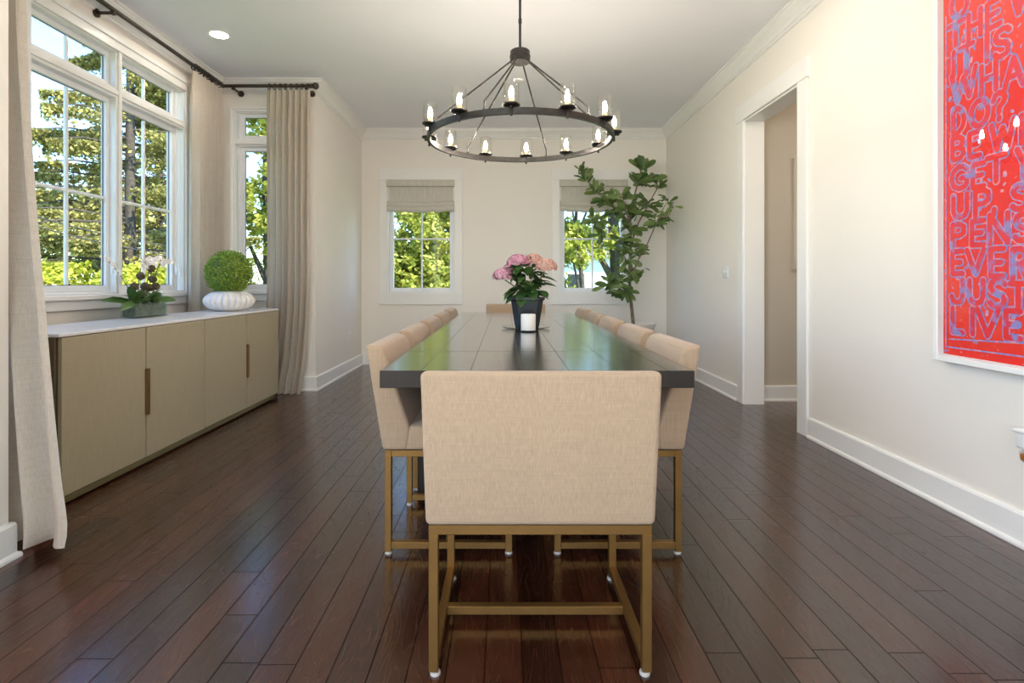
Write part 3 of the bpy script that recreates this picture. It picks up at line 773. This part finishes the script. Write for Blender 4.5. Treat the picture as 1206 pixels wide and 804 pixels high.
ROWS = [('O',1121,1140,-12,19), ('V',1193,1207,-14,15), ('T',1117,1135,28,53), ('H',1141,1155,14,44), ('E',1163,1178,1,31),
 ('I',1120,1127,62,90), ('T',1131,1146,54,87), ('I',1159,1166,38,72), ('S',1172,1189,34,66),
 ('W',1121,1149,84,116), ('H',1156,1173,75,108), ('A',1183,1205,68,102),
 ('D',1123,1136,127,156), ('O',1144,1164,118,148), ('?',1170,1184,109,140),
 ('B',1122,1135,162,187), ('E',1142,1154,156,184), ('W',1168,1194,144,174), ('I',1200,1207,136,168),
 ('G',1121,1140,196,222), ('E',1146,1159,193,220), ('T',1163,1184,184,213), ('Y',1198,1214,174,208),
 ('U',1123,1139,230,256), ('P',1149,1165,224,254), (',',1168,1173,222,250), ('S',1193,1210,218,246),
 ('P',1122,1136,264,290), ('E',1145,1159,260,288), ('N',1166,1187,252,286), ('S',1196,1212,252,283),
 ('E',1122,1134,296,322), ('V',1139,1159,294,322), ('E',1167,1182,293,325), ('R',1193,1210,293,328),
 ('J',1121,1134,330,356), ('U',1142,1158,330,357), ('S',1166,1184,330,361), ('T',1190,1209,334,368),
 ('L',1122,1134,363,391), ('I',1142,1149,364,393), ('V',1151,1176,364,395), ('E',1185,1202,366,398)]
LIFT = [0]
def ribbon(bm, pts, w, x0):
    """constant-width ribbon with round caps in the plane X = x (y, z points)"""
    for (a, c_) in zip(pts, pts[1:]):
        A, B = Vector(a), Vector(c_); d = B-A
        if d.length < 1e-6: continue
        n_ = Vector((-d.y, d.x)).normalized()*w/2; LIFT[0] += 1; x = x0-LIFT[0]*1.5e-5
        bm.faces.new([bm.verts.new((x, *q)) for q in (A+n_, B+n_, B-n_, A-n_)])
    for p in pts:
        LIFT[0] += 1; x = x0-LIFT[0]*1.5e-5
        bm.faces.new([bm.verts.new((x, p[0]+w/2*math.cos(k*PI/5), p[1]+w/2*math.sin(k*PI/5))) for k in range(10)])
blue = bmesh.new(); inner = bmesh.new()
x1, x2 = PX_-XR-.0006, PX_-XR-.0018
for chx, a0, a1, t0, t1 in ROWS:
    y0, _ = uz(a0, 300); y1, _ = uz(a1, 300)
    ac = (a0+a1)/2; zt = uz(ac, t0)[1]; zb = uz(ac, t1)[1]
    LIFT[0] = 0
    for st in G[chx]:
        pts = [((y0+(y1-y0)*u)-oy, (zb+(zt-zb)*v)-oz) for u, v in st]
        ribbon(blue, pts, .036, x1); ribbon(inner, pts, .024, x2)
# ruled border line and margin stripe printed round the lettering
for (pa, pb) in (((1118, 399), (1206, 404)), ((1114, 408), (1206, 420)), ((1114, 20), (1114, 406))):
    A = uz(*pa); B_ = uz(*pb); ribbon(blue, [(A[0]-oy, A[1]-oz), (B_[0]-oy, B_[1]-oz)], .007, x1)
for k in range(60):      # ragged ink blots between the letters
    px = random.uniform(1116, 1204); py = random.uniform(10, 396)
    LIFT[0] = 35+k%8; A = uz(px, py); dx, dz = random.uniform(-.012, .012), random.uniform(-.018, .018)
    ribbon(blue, [(A[0]-oy, A[1]-oz), (A[0]-oy+dx, A[1]-oz+dz)], random.uniform(.006, .018), x1)
tag(link('letter_outline', blue, 'print_blue', art), 'blue printed outlines of the capital letters')
tag(link('letter_fill', inner, 'print_fill', art), 'red inner strokes of the capital letters')
b = bmesh.new(); box(b, -.049, -.047, AY0+FW-oy, AY1-FW-oy, AZ0+FW-oz, AZ1-FW-oz); link('glazing', b, 'picture_glass', art)

# hall picture
o = tag(empty('framed_picture', (2.93, 4.90, 1.68)), 'tall pale framed picture on the hall wall seen through the doorway', 'picture')
b = bmesh.new(); rect_frame(b, -.34, .34, -.50, .50, .03, -.03, -.001); link('frame', b, 'hall_paint', o)
b = bmesh.new(); box(b, -.31, .31, -.012, -.002, -.47, .47); link('picture_sheet', b, 'mat_board', o)

# ------------------------------------------------------------------ things on the table
TZ = .765
o = tag(empty('serving_tray', (.135, 3.56, TZ)), 'round clear glass plate under the hydrangea pot', 'plate')
b = bmesh.new(); lathe(b, [(0,0), (.12,0), (.15,.008), (.16,.016), (.158,.018), (.148,.011), (.118,.004), (0,.004)], 48); link('dish', b, 'clear_glass', o, True)
o.name = 'glass_plate'
hp = tag(empty('potted_hydrangea', (.14, 3.54, TZ+.005)), 'pink hydrangea in a dark tapered square pot on the dining table', 'potted plant')
b = bmesh.new()
def sq(n_, h, r_):   # octagon with long sides
    c_ = r_*.42
    return [(x, y) for x, y in ((-h, -c_), (-c_, -h), (c_, -h), (h, -c_), (h, c_), (c_, h), (-c_, h), (-h, c_))]
lev = [(.072, 0), (.080, .03), (.102, .175), (.104, .183), (.113, .187), (.114, .202), (.108, .202), (.100, .185)]
rings = [[b.verts.new((x, y, z)) for x, y in sq(8, h, h*1.5)] for h, z in lev]
b.faces.new(rings[0][::-1])
for A, B in zip(rings, rings[1:]):
    for k in range(8): b.faces.new([A[k], A[(k+1)%8], B[(k+1)%8], B[k]])
pot = link('pot', b, 'dark_plastic', hp)
b = bmesh.new(); lathe(b, [(0,.188), (.05,.19), (.100,.182)], 20); link('soil', b, 'soil', hp, True)
rng = random.Random(5)
heads = [(-.155, -.03, .345, .062, 'petal_pink'), (-.055, .0, .43, .075, 'petal_pink'), (.045, .03, .445, .058, 'petal_salmon'), (.125, -.02, .405, .068, 'petal_salmon'), (-.10, .06, .39, .05, 'petal_pink')]
b = bmesh.new()
for hx, hy, hz, hr, _ in heads:
    tube(b, [(hx*.15, hy*.15, .18), (hx*.5, hy*.6, .27), (hx*.92, hy, hz-.03)], [.006, .005, .004], 6)
for k in range(5):
    a = k*1.3; tube(b, [(0,0,.18), (.05*math.cos(a), .05*math.sin(a), .30)], .005, 6)
link('stem', b, 'plant_stem', hp, True)
b = bmesh.new()
for k in range(92):
    a = rng.uniform(0, 2*PI); zz = rng.uniform(.20, .40); rad = rng.uniform(.01, .07); el = rng.uniform(-.6, .8)
    d = Vector((math.cos(a)*math.cos(el), math.sin(a)*math.cos(el), math.sin(el)))
    leaf(b, (rad*math.cos(a), rad*math.sin(a), zz), d, (0,0,1), rng.uniform(.07, .12), rng.uniform(.045, .075), rng.uniform(.1, .5))
for (bx, by, bz, dx, dy, dz, L_) in ((.06,-.03,.28, 1,-.1,.12,.13), (.08,-.02,.33, 1,.1,-.05,.12), (-.06,-.03,.26,-.9,-.2,-.55,.12), (-.03,-.05,.22,-.9,-.3,-.3,.13), (.02,-.06,.25,.2,-.8,-.4,.11), (-.02,-.06,.24,-.3,-.9,-.3,.11), (.06,-.05,.24,.5,-.6,-.1,.11)):
    leaf(b, (bx,by,bz), (dx,dy,dz), (0,-.2,1), L_, .07, .2)
link('foliage', b, 'hydrangea_leaf', hp, True, 80)
for hx, hy, hz, hr, mt in heads:
    b = bmesh.new()
    for k in range(170):
        v = rvec(rng); v.z = abs(v.z)*1.1-.35; p = Vector((hx,hy,hz)) + Vector((v.x*hr, v.y*hr, v.z*hr*.85))
        for q in range(4):
            a = q*PI/2+k; s1 = v.cross(Vector((.1,.3,1))).normalized(); s2 = v.cross(s1).normalized()
            d = (s1*math.cos(a)+s2*math.sin(a)+v*.25).normalized()
            leaf(b, p, d, v, .015, .014, .1, shape=[(0,.3), (.6,1), (1,.3)])
    link('flower_head', b, mt, hp)

o = tag(empty('candle', (.142, 3.342, TZ)), 'thick white pillar candle on a small black dish in front of the pot', 'candle')
b = bmesh.new(); lathe(b, [(0,0), (.045,0), (.052,.008), (.050,.010), (.043,.004), (0,.004)], 32); link('dish', b, 'dark_plastic', o, True)
b = bmesh.new(); lathe(b, [(0,.004), (.044,.004), (.0455,.008), (.0455,.103), (.043,.108), (.036,.104), (0,.102)], 36); link('wax', b, 'candle_wax', o, True)
b = bmesh.new(); tube(b, [(0,0,.10), (.001,0,.108), (.003,0,.114)], .0012, 6); link('wick', b, 'socket_dark', o)

# ------------------------------------------------------------------ things on the sideboard
SZ = .825
tp = tag(empty('potted_topiary', (-2.345, 4.62, SZ)), 'clipped boxwood ball in a ribbed white round vase on the sideboard', 'potted plant')
b = bmesh.new(); prof = []
for k in range(17):
    q = k/16; zz = .002+.168*q; prof.append((.095 + .105*math.sin(PI*min(1, max(0, q)))**.62 if 0 < q < 1 else .095, zz))
prof = [(0, .002), (.085, .0)] + prof + [(.085, .168), (.08, .15), (0, .148)]
lathe(b, prof, 330, mod=lambda a, z: 1 - .12*(1-abs(math.sin(a*11))**.7)*max(0, math.sin(PI*min(1, max(0, z/.172))))**.7); link('vase', b, 'white_ceramic', tp, True, 60)
b = bmesh.new(); tube(b, [(0,0,.13), (0,0,.25)], .012, 8); sphere(b, (0,0,.325), .150, 3); link('core', b, 'plant_stem', tp, True)
b = bmesh.new(); rng = random.Random(9)
for k in range(5200):
    v = rvec(rng); p = Vector((0,0,.325)) + v*rng.uniform(.148, .184)
    if p.z < .165: continue
    d = (v*rng.uniform(.3, 1) + rvec(rng)*.8).normalized()
    leaf(b, p, d, v, rng.uniform(.014, .022), rng.uniform(.009, .014), .1, shape=[(0,.2), (.5,1), (1,.1)])
link('foliage', b, 'box_leaf', tp)

op = tag(empty('orchid_planter', (-2.525, 3.64, SZ)), 'white orchids in a rectangular glass planter of moss on the sideboard', 'potted plant')
gw, gl_, gh, th = .052, .34, .105, .004
b = bmesh.new()
box(b, -gw, gw, 0, gl_, 0, .005); box(b, -gw, -gw+th, 0, gl_, .005, gh); box(b, gw-th, gw, 0, gl_, .005, gh); box(b, -gw+th, gw-th, 0, th, .005, gh); box(b, -gw+th, gw-th, gl_-th, gl_, .005, gh)
link('glass_box', b, 'tank_glass', op)
b = bmesh.new(); box(b, -gw+th+.002, gw-th-.002, th+.002, gl_-th-.002, .007, .085, .01, 2)
bmesh.ops.subdivide_edges(b, edges=b.edges[:], cuts=5, use_grid_fill=True)
rng = random.Random(3)
for v in b.verts:
    if v.co.z > .05: v.co.z += rng.uniform(-.006, .012)
    if -gw+.012 < v.co.x < gw-.012: pass
link('moss', b, 'moss_stone', op, True)
b = bmesh.new()
for cy in (.07, .17, .27):
    for k in range(7):
        a = rng.uniform(0, 2*PI); el = rng.uniform(.55, 1.25)
        d = (math.cos(a)*math.cos(el)*.8, math.sin(a)*math.cos(el), math.sin(el))
        leaf(b, (rng.uniform(-.01,.01), cy, .085), d, (0,0,1), rng.uniform(.11, .17), rng.uniform(.05, .07), rng.uniform(.2, .6), shape=[(0,.35), (.2,.8), (.45,1), (.7,.9), (.9,.5), (1,.05)])
leaf(b, (0,.05,.10), (-.7,-1,.45), (.9,-.3,.8), .17, .06, .35, shape=[(0,.35), (.2,.8), (.45,1), (.7,.9), (.9,.5), (1,.05)])
leaf(b, (.01,.05,.10), (.5,-.9,.3), (.7,-.3,.8), .13, .055, .8, shape=[(0,.35), (.2,.8), (.45,1), (.7,.9), (.9,.5), (1,.05)])
leaf(b, (0,.29,.10), (.7,1,.45), (.9,-.2,.7), .16, .055, .6, shape=[(0,.35), (.2,.8), (.45,1), (.7,.9), (.9,.5), (1,.05)])
link('leaf_cluster', b, 'orchid_leaf', op, True, 80)
stems = [((0,.06,.085), (-.01,.03,.22), (-.02,-.08,.33), (-.03,-.17,.40)), ((0,.10,.085), (0,.09,.26), (-.01,.12,.38), (-.01,.22,.42)),
         ((0,.18,.085), (.01,.17,.28), (0,.22,.42), (-.01,.33,.43)), ((0,.24,.085), (.01,.25,.30), (.01,.30,.44), (.02,.42,.40)), ((0,.27,.085), (0,.27,.26), (0,.24,.36), (-.02,.13,.43))]
sm = bmesh.new(); fl = []
for st in stems:
    P = [Vector(p) for p in st]
    pts = []
    for k in range(13):
        q = k/12; m_ = 1-q
        pts.append(P[0]*m_**3 + P[1]*3*m_*m_*q + P[2]*3*m_*q*q + P[3]*q**3)
    tube(sm, pts, .0028, 6); fl.append(pts)
link('stem', sm, 'orchid_stem', op, True)
for (x, y, z) in ((0,.06,.215), (.005,.115,.285), (0,.165,.215), (.01,.22,.34), (.01,.235,.265), (.005,.205,.205), (.01,.27,.215), (0,.12,.16)):
    b = bmesh.new(); sphere(b, (x, y, z), .026, 3)
    for v in b.verts: v.co += (v.co-Vector((x,y,z)))*rng.uniform(-.12, .18)
    tag(link('flower_bud', b, 'seed_head', op, True), 'round dark brown clustered bud')
for pts in fl:
    for k in (8, 9, 10, 11, 12):
        b = bmesh.new(); p = pts[k] + Vector((.012, 0, -.006)); up = Vector((1, rng.uniform(-.5,.5), rng.uniform(-.2,.5))).normalized()
        s1 = up.cross(Vector((0,0,1))).normalized(); s2 = s1.cross(up).normalized(); sz = .034 - .003*(k-8)
        for q in range(5):
            a = q*2*PI/5+PI/2; d = s1*math.cos(a)+s2*math.sin(a)+up*.15
            leaf(b, p, d, up, sz*(1 if q else .9), sz*.8, .15, shape=[(0,.25), (.4,1), (.75,.9), (1,.15)])
        link('blossom', b, 'petal_white', op, True, 80)

# ------------------------------------------------------------------ tall potted tree in the far right corner
FX, FY = 1.50, 6.42
ft = tag(empty('potted_tree', (FX, FY, 0)), 'tall leafy indoor tree in a round grey planter in the far right corner', 'potted plant')
b = bmesh.new(); lathe(b, [(0,0), (.17,0), (.185,.01), (.235,.54), (.252,.56), (.255,.585), (.24,.59), (.225,.575), (.215,.52), (0,.50)], 48, (.02,0,0)); link('planter', b, 'planter_gray', ft, True)
b = bmesh.new(); lathe(b, [(0,.53), (.1,.53), (.218,.522)], 24, (.02,0,0)); link('soil', b, 'soil', ft, True)
def W(px, py, dy=0):
    y = FY+dy; return Vector(((px-595)/640*y - FX, dy, CAM_Z+(332-py)/640*y))
b = bmesh.new()
branches = [
 [(741,378,0),(742,345,0),(741,318,0),(743,290,.02),(742,262,.03),(746,235,.02),(752,212,0),(756,196,0)],
 [(742,300,0),(733,285,-.05),(716,268,-.12),(704,260,-.15),(697,258,-.18)],
 [(742,262,.03),(730,250,.1),(714,238,.12),(700,222,.15),(688,208,.18),(684,200,.18)],
 [(742,330,0),(752,305,-.06),(762,288,-.12),(769,272,-.16),(776,256,-.16),(784,240,-.2)],
 [(744,285,0),(752,262,.08),(764,240,.14),(774,222,.16),(780,212,.18)],
 [(741,345,0),(732,338,-.12),(722,336,-.2)], [(742,262,0),(736,246,-.16),(733,230,-.22)], [(776,256,-.16),(786,256,-.2),(793,243,-.2)]]
for i, br in enumerate(branches):
    pts = [W(*p) for p in br]; n_ = len(pts)
    if i == 0: pts[0] = Vector((.02,0,.52)); rr = [.022,.019,.017,.015,.013,.011,.008,.005]
    else: rr = [.011 - .007*k/(n_-1) for k in range(n_)]
    tube(b, pts, rr, 8)
link('trunk', b, 'bark', ft, True, 60)
rng = random.Random(21)
OB = [(0,.08), (.2,.42), (.5,.85), (.72,1), (.9,.72), (1,.08)]
b = bmesh.new()
clusters = [(684,203,.18,7,.12,.5),(692,212,.16,9,.15,.5),(703,226,.14,10,.17,.4),(715,238,.12,11,.18,.2),(724,248,.1,9,.19,0),(733,232,-.2,8,.19,.3),(740,248,-.1,10,.2,.1),
 (756,200,0,9,.2,.9),(750,216,0,10,.2,.5),(764,212,.05,9,.2,.4),(776,220,.16,8,.13,.2),(784,236,-.1,9,.12,.2),(764,240,.14,10,.17,.1),(752,250,.06,9,.18,0),
 (774,262,-.16,11,.17,.0),(784,256,-.2,8,.12,.0),(793,244,-.2,4,.10,.1),(700,262,-.17,9,.17,-.2),(708,274,-.15,4,.17,-.5),(742,270,.03,9,.2,0),(734,284,-.05,9,.19,-.1),(744,292,0,8,.18,.1),
 (736,306,0,7,.19,-.2),(750,300,-.06,7,.16,.1),(756,318,0,4,.13,0),(740,322,0,9,.2,-.1),(728,330,-.1,8,.21,-.1),(718,338,-.2,7,.23,-.15),(734,342,-.1,7,.19,-.3),(750,326,0,7,.16,.1)]
for (px, py, dy, n_, L_, el0) in clusters:
    n_ = int(n_*1.8); L_ *= .88
    c_ = W(px, py, dy)
    for k in range(n_):
        a = rng.uniform(0, 2*PI); el = el0 + rng.uniform(-.6, .6)
        d = Vector((math.cos(a)*math.cos(el), .55*math.sin(a)*math.cos(el), math.sin(el)+.1))
        L2 = L_*rng.uniform(.65, 1.15)
        leaf(b, c_+Vector((rng.uniform(-.035,.035), rng.uniform(-.04,.04), rng.uniform(-.035,.035))), d, Vector((rng.uniform(-.5,.5), -.8, rng.uniform(.1,.9))), L2, L2*rng.uniform(.28, .42), rng.uniform(.05, .45), shape=OB)
link('foliage', b, 'ficus_leaf', ft, True, 80)

# ------------------------------------------------------------------ outside
GZ = -.7
bm = bmesh.new(); box(bm, -45, 35, -20, 60, GZ-.2, GZ)
tag(link('lawn_ground', bm, 'lawn'), kind='structure')
def quads(bm, p, s, rng, flat=.0):
    n_ = rvec(rng); n_.z = abs(n_.z)+flat; n_.normalize(); a = n_.cross(rvec(rng)).normalized(); c_ = n_.cross(a)
    a = a*s; c_ = c_*s*.62
    bm.faces.new([bm.verts.new(p+a*-1), bm.verts.new(p+c_*-1+a*.1), bm.verts.new(p+a), bm.verts.new(p+c_+a*.1)])
def broadleaf(name, label, x, y, h, blobs, n, s, mat, seed, group=None, trunk=.16, cat='tree'):
    rng = random.Random(seed); o = tag(empty(name, (x, y, GZ)), label, cat, group)
    b = bmesh.new()
    if trunk:
        tube(b, [(0,0,0), (.1,0,h*.3), (-.05,.1,h*.6), (0,0,h*.85)], [trunk, trunk*.8, trunk*.55, .03], 9)
        for (cx, cy, cz, rx, rz) in blobs:
            z0 = max(.3*h, cz-rz*1.1); z0 = min(z0, cz)
            tube(b, [(0,0,z0*.8), (cx*.5, cy*.5, (z0+cz)/2), (cx, cy, cz)], [trunk*.45, trunk*.3, .02], 6)
        link('trunk', b, 'bark_dark', o, True)
    b = bmesh.new(); tot = sum(bl[3]**2 for bl in blobs)
    for (cx, cy, cz, rx, rz) in blobs:
        m_ = int(n*rx*rx/tot)
        # sprays of leaves gathered in small clumps
        cl = [(rvec(rng)*rng.uniform(.35, 1.0)) for _ in range(max(6, m_//26))]
        for k in range(m_):
            v = cl[k % len(cl)]; p = Vector((cx+v.x*rx, cy+v.y*rx, cz+v.z*rz)) + rvec(rng)*rng.uniform(0, .20)*rx**.5
            quads(b, p, s*rng.uniform(.6, 1.3), rng, .3)
    link('crown', b, mat, o); return o
def conifer(label, x, y, h, rad, n, seed, z0=.1, dens=.9):
    rng = random.Random(seed); o = tag(empty('conifer_tree', (x, y, GZ)), label, 'tree')
    t_ = bmesh.new(); tube(t_, [(0,0,0), (0,0,h*.5), (0,0,h)], [.15, .10, .02], 9)
    b = bmesh.new(); nb = int(h*9)
    for k in range(nb):
        q = z0 + (1-z0)*k/nb; z = h*q; r_ = rad*(1-q)**.75*rng.uniform(.55, 1.15)+.15; a = rng.uniform(0, 2*PI)
        rise = rng.uniform(-.12, .12); tip = Vector((r_*math.cos(a), r_*math.sin(a), rise*r_))
        tube(t_, [(0,0,z), (tip.x*.6, tip.y*.6, z+tip.z*.6+.05), (tip.x, tip.y, z+tip.z-.1)], [.035, .02, .008], 5)
        for j in range(int(n/nb)):
            f = rng.uniform(.12, 1)**.8; p = Vector((tip.x*f, tip.y*f, z+tip.z*f - .1*f*f))
            sw = .42*(1.15-f)*rng.uniform(-1, 1); side_ = Vector((-math.sin(a), math.cos(a), 0))*sw
            p += side_ + Vector((0, 0, -abs(rng.gauss(0, .13))))
            quads(b, p, rng.uniform(.03, .065), rng)
    link('trunk', t_, 'bark_dark', o, True); link('branches', b, 'conifer_leaf', o)
    return o
conifer('large olive-green conifer outside the bay window', -8.9, 12.9, 10.5, 3.3, 85000, 11)
broadleaf('broadleaf_tree', 'dense olive-green tree low behind the power lines outside the bay window', -15.5, 15.0, 4.6, [(0,0,3.2,2.4,1.4), (-1.5,-2.5,3.2,2.2,1.7), (1.5,2.5,3.6,2.3,1.7), (-2.5,-5,3.0,2.0,1.5), (2.8,4.6,3.2,2.2,1.8)], 34000, .10, 'conifer_leaf', 31)
conifer('second conifer standing farther back, right part of the bay window', -12.4, 19.5, 12, 3.4, 30000, 41)
def hedge(label, x0, y0, x1, y1, top, th, n, seed, mat='hedge_leaf'):
    rng = random.Random(seed); o = tag(empty('hedge', ((x0+x1)/2, (y0+y1)/2, GZ)), label, 'hedge'); b = bmesh.new(); st = bmesh.new()
    d = Vector((x1-x0, y1-y0, 0)); L_ = d.length; d.normalize(); s_ = Vector((-d.y, d.x, 0))
    for k in range(int(L_/.5)):
        c_ = d*(-L_/2+.25+k*.5); tube(st, [c_, c_+Vector((0,0,top*.7))], [.03, .015], 6)
    for k in range(n):
        u = rng.uniform(-L_/2, L_/2); bump = .22*math.sin(u*2.9+seed)+.14*math.sin(u*6.3)
        zz = rng.uniform(.05, 1); w_ = th*(1-.5*zz**4)
        p = d*u + s_*rng.choice((-1, 1))*w_*rng.uniform(.7, 1) + Vector((0, 0, (top+bump)*zz))
        if rng.random() < .25: p = d*u + s_*w_*rng.uniform(-1, 1) + Vector((0,0,top+bump-rng.uniform(0, .1)))
        quads(b, p, rng.uniform(.025, .055), rng, .2)
    link('stems', st, 'bark_dark', o, True); link('foliage', b, mat, o); return o
hedge('bright yellow-green hedge close outside the bay window', -6.3, 4.2, -6.0, 10.2, 1.78, .55, 26000, 2)
hedge('bright green hedge beyond the narrow bay window', -9.3, 17.2, -5.2, 17.6, 2.2, .55, 9000, 4, 'maple_leaf')
broadleaf('broadleaf_tree', 'airy yellow-green tree outside the narrow bay window', -6.7, 15.2, 7.5, [(0,0,4.9,1.7,1.9), (.9,.2,3.2,1.3,1.2), (-.9,0,3.4,1.3,1.2), (.2,0,6.6,1.3,1.1)], 9000, .085, 'maple_leaf', 12)
broadleaf('leafy_shrub', 'big yellow-green shrub filling the left back window', -2.0, 12.6, 4.2, [(-.2,0,1.5,1.6,1.5), (.9,0,2.2,1.3,1.3), (-1.2,.2,2.0,1.2,1.1), (.5,.3,3.7,1.25,1.0), (1.3,.2,3.3,.9,.9), (0,-.7,1.7,1.1,1.3), (.1,-.6,2.9,.8,.8)], 40000, .06, 'maple_leaf', 13, trunk=.03, cat='shrub')
broadleaf('broadleaf_tree', 'slender leafy tree outside the left side of the right back window', 1.65, 12.2, 5.2, [(-.35,0,4.1,1.0,.9), (-.3,0,2.7,.75,.6), (-.5,.1,1.3,.65,.6), (.9,.2,4.4,1.1,.7)], 9500, .07, 'maple_leaf', 14, trunk=.07)
broadleaf('broadleaf_tree', 'thick-trunked tree outside the middle of the right back window', 3.1, 15.6, 7.5, [(0,0,5.4,1.9,1.3), (1.1,0,4.2,1.2,.8), (.3,.3,1.0,.7,.4), (-.9,-.3,2.9,1.0,.9), (.9,-.5,2.2,.8,.8)], 13000, .08, 'maple_leaf', 15, trunk=.24)
hs = tag(empty('neighbour_house', (5.2, 25, GZ)), 'pale neighbouring house beyond the trees in the right back window', 'house')
b = bmesh.new(); box(b, -4, 5, 0, 6, 0, 2.9); link('wall', b, 'siding', hs)
b = bmesh.new(); prism(b, [(-.3, 2.9), (6.3, 2.9), (3, 4.6)], -4.3, 5.3, 'x'); link('roof', b, 'roof_shingle', hs)
for x in (-2.4, .4, 2.8):
    b = bmesh.new(); rect_frame(b, x, x+.9, .9, 2.2, .07, -.03, .0); f = link('window', b, 'trim_paint', hs)
    b = bmesh.new(); box(b, x+.07, x+.83, -.015, -.005, .97, 2.13); link('pane', b, 'dark_plastic', f)
for k, (za, zb) in enumerate(((2.55, 1.72), (2.38, 1.55))):
    # two service cables crossing beyond the bay window
    p = [Vector((-9.0, 7.6, za+.25)) + (Vector((-6.2, 12.4, zb-.02)) - Vector((-9.0, 7.6, za+.25)))*q - Vector((0,0,.25*math.sin(PI*q))) for q in [i/16 for i in range(17)]]
    b = bmesh.new(); tube(b, p, .012, 6); tag(link('power_line', b, 'cable'), 'thin power line outside the bay window, %s of the two' % ('upper' if k == 0 else 'lower'), 'cable')

# ------------------------------------------------------------------ light
w = bpy.data.worlds.new('world'); sc.world = w; w.use_nodes = True; nt = w.node_tree; nt.nodes.clear()
out = nt.nodes.new('ShaderNodeOutputWorld'); bg = nt.nodes.new('ShaderNodeBackground')
sky = nt.nodes.new('ShaderNodeTexSky'); sky.sky_type = 'NISHITA'; sky.sun_disc = False; sky.sun_elevation = R(50); sky.sun_rotation = R(120)
sky.air_density = 1.3; sky.dust_density = 0.2; sky.ozone_density = 1.2
tint = nt.nodes.new('ShaderNodeMix'); tint.data_type = 'RGBA'; tint.blend_type = 'MULTIPLY'; tint.inputs[0].default_value = 1
tint.inputs[7].default_value = (.62, .82, 1.10, 1); nt.links.new(sky.outputs[0], tint.inputs[6]); nt.links.new(tint.outputs[2], bg.inputs[0]); bg.inputs[1].default_value = .44; nt.links.new(bg.outputs[0], out.inputs[0])
sd = bpy.data.lights.new('sun', 'SUN'); sd.energy = 9; sd.angle = R(1); sd.color = (1, .95, .86)
so = bpy.data.objects.new('sun', sd); COL.objects.link(so)
so.rotation_euler = Vector((-.62, .42, -.95)).to_track_quat('-Z', 'Y').to_euler()
# fill light added in the unseen opening behind the camera
ad = bpy.data.lights.new('rear_fill_light', 'AREA'); ad.shape = 'RECTANGLE'; ad.size = 1.7; ad.size_y = 1.5; ad.energy = 22; ad.color = (1, .965, .92)
ao = bpy.data.objects.new('rear_fill_light', ad); COL.objects.link(ao); ao.location = (.1, Y0+.0, 1.6); ao.rotation_euler = (PI/2, 0, 0)
ao.rotation_euler = Vector((0, 1, 0)).to_track_quat('-Z', 'Z').to_euler()
# second added fill, in the unseen opening of the near left wall
bd = bpy.data.lights.new('side_fill_light', 'AREA'); bd.shape = 'RECTANGLE'; bd.size = 2.8; bd.size_y = 2.0; bd.energy = 80; bd.color = (.96, .98, 1)
bo = bpy.data.objects.new('side_fill_light', bd); COL.objects.link(bo); bo.location = (XN, -1.1, 1.65); bo.rotation_euler = Vector((1, 0, 0)).to_track_quat('-Z', 'Z').to_euler()
def portal(loc, d, sx, sy):
    l = bpy.data.lights.new('daylight_portal', 'AREA'); l.shape = 'RECTANGLE'; l.size = sx; l.size_y = sy; l.cycles.is_portal = True
    o = bpy.data.objects.new('daylight_portal', l); COL.objects.link(o); o.location = loc; o.rotation_euler = Vector(d).to_track_quat('-Z', 'Z').to_euler()
portal((XB-.17, (BW[0]+BW[1])/2, (BW[2]+BW[3])/2), (1,0,0), BW[1]-BW[0], BW[3]-BW[2])
portal(((NW[0]+NW[1])/2, YF+.17, (NW[2]+NW[3])/2), (0,-1,0), NW[1]-NW[0], NW[3]-NW[2])
for q in (W1, W2): portal(((q[0]+q[1])/2, YB+.17, (ZS+ZH)/2), (0,-1,0), q[1]-q[0], ZH-ZS)
hl = bpy.data.lights.new('hall_point_light', 'POINT'); hl.energy = 13; hl.shadow_soft_size = .12; hl.color = (1, .86, .70)  # unseen point light for the hall, without a fixture
ho = bpy.data.objects.new('hall_point_light', hl); COL.objects.link(ho); ho.location = (3.3, 3.2, 2.7)

sc.view_settings.view_transform = 'Standard'; sc.view_settings.look = 'None'; sc.view_settings.gamma = 1
sc.view_settings.use_curve_mapping = False; sc.view_settings.exposure = 0.72
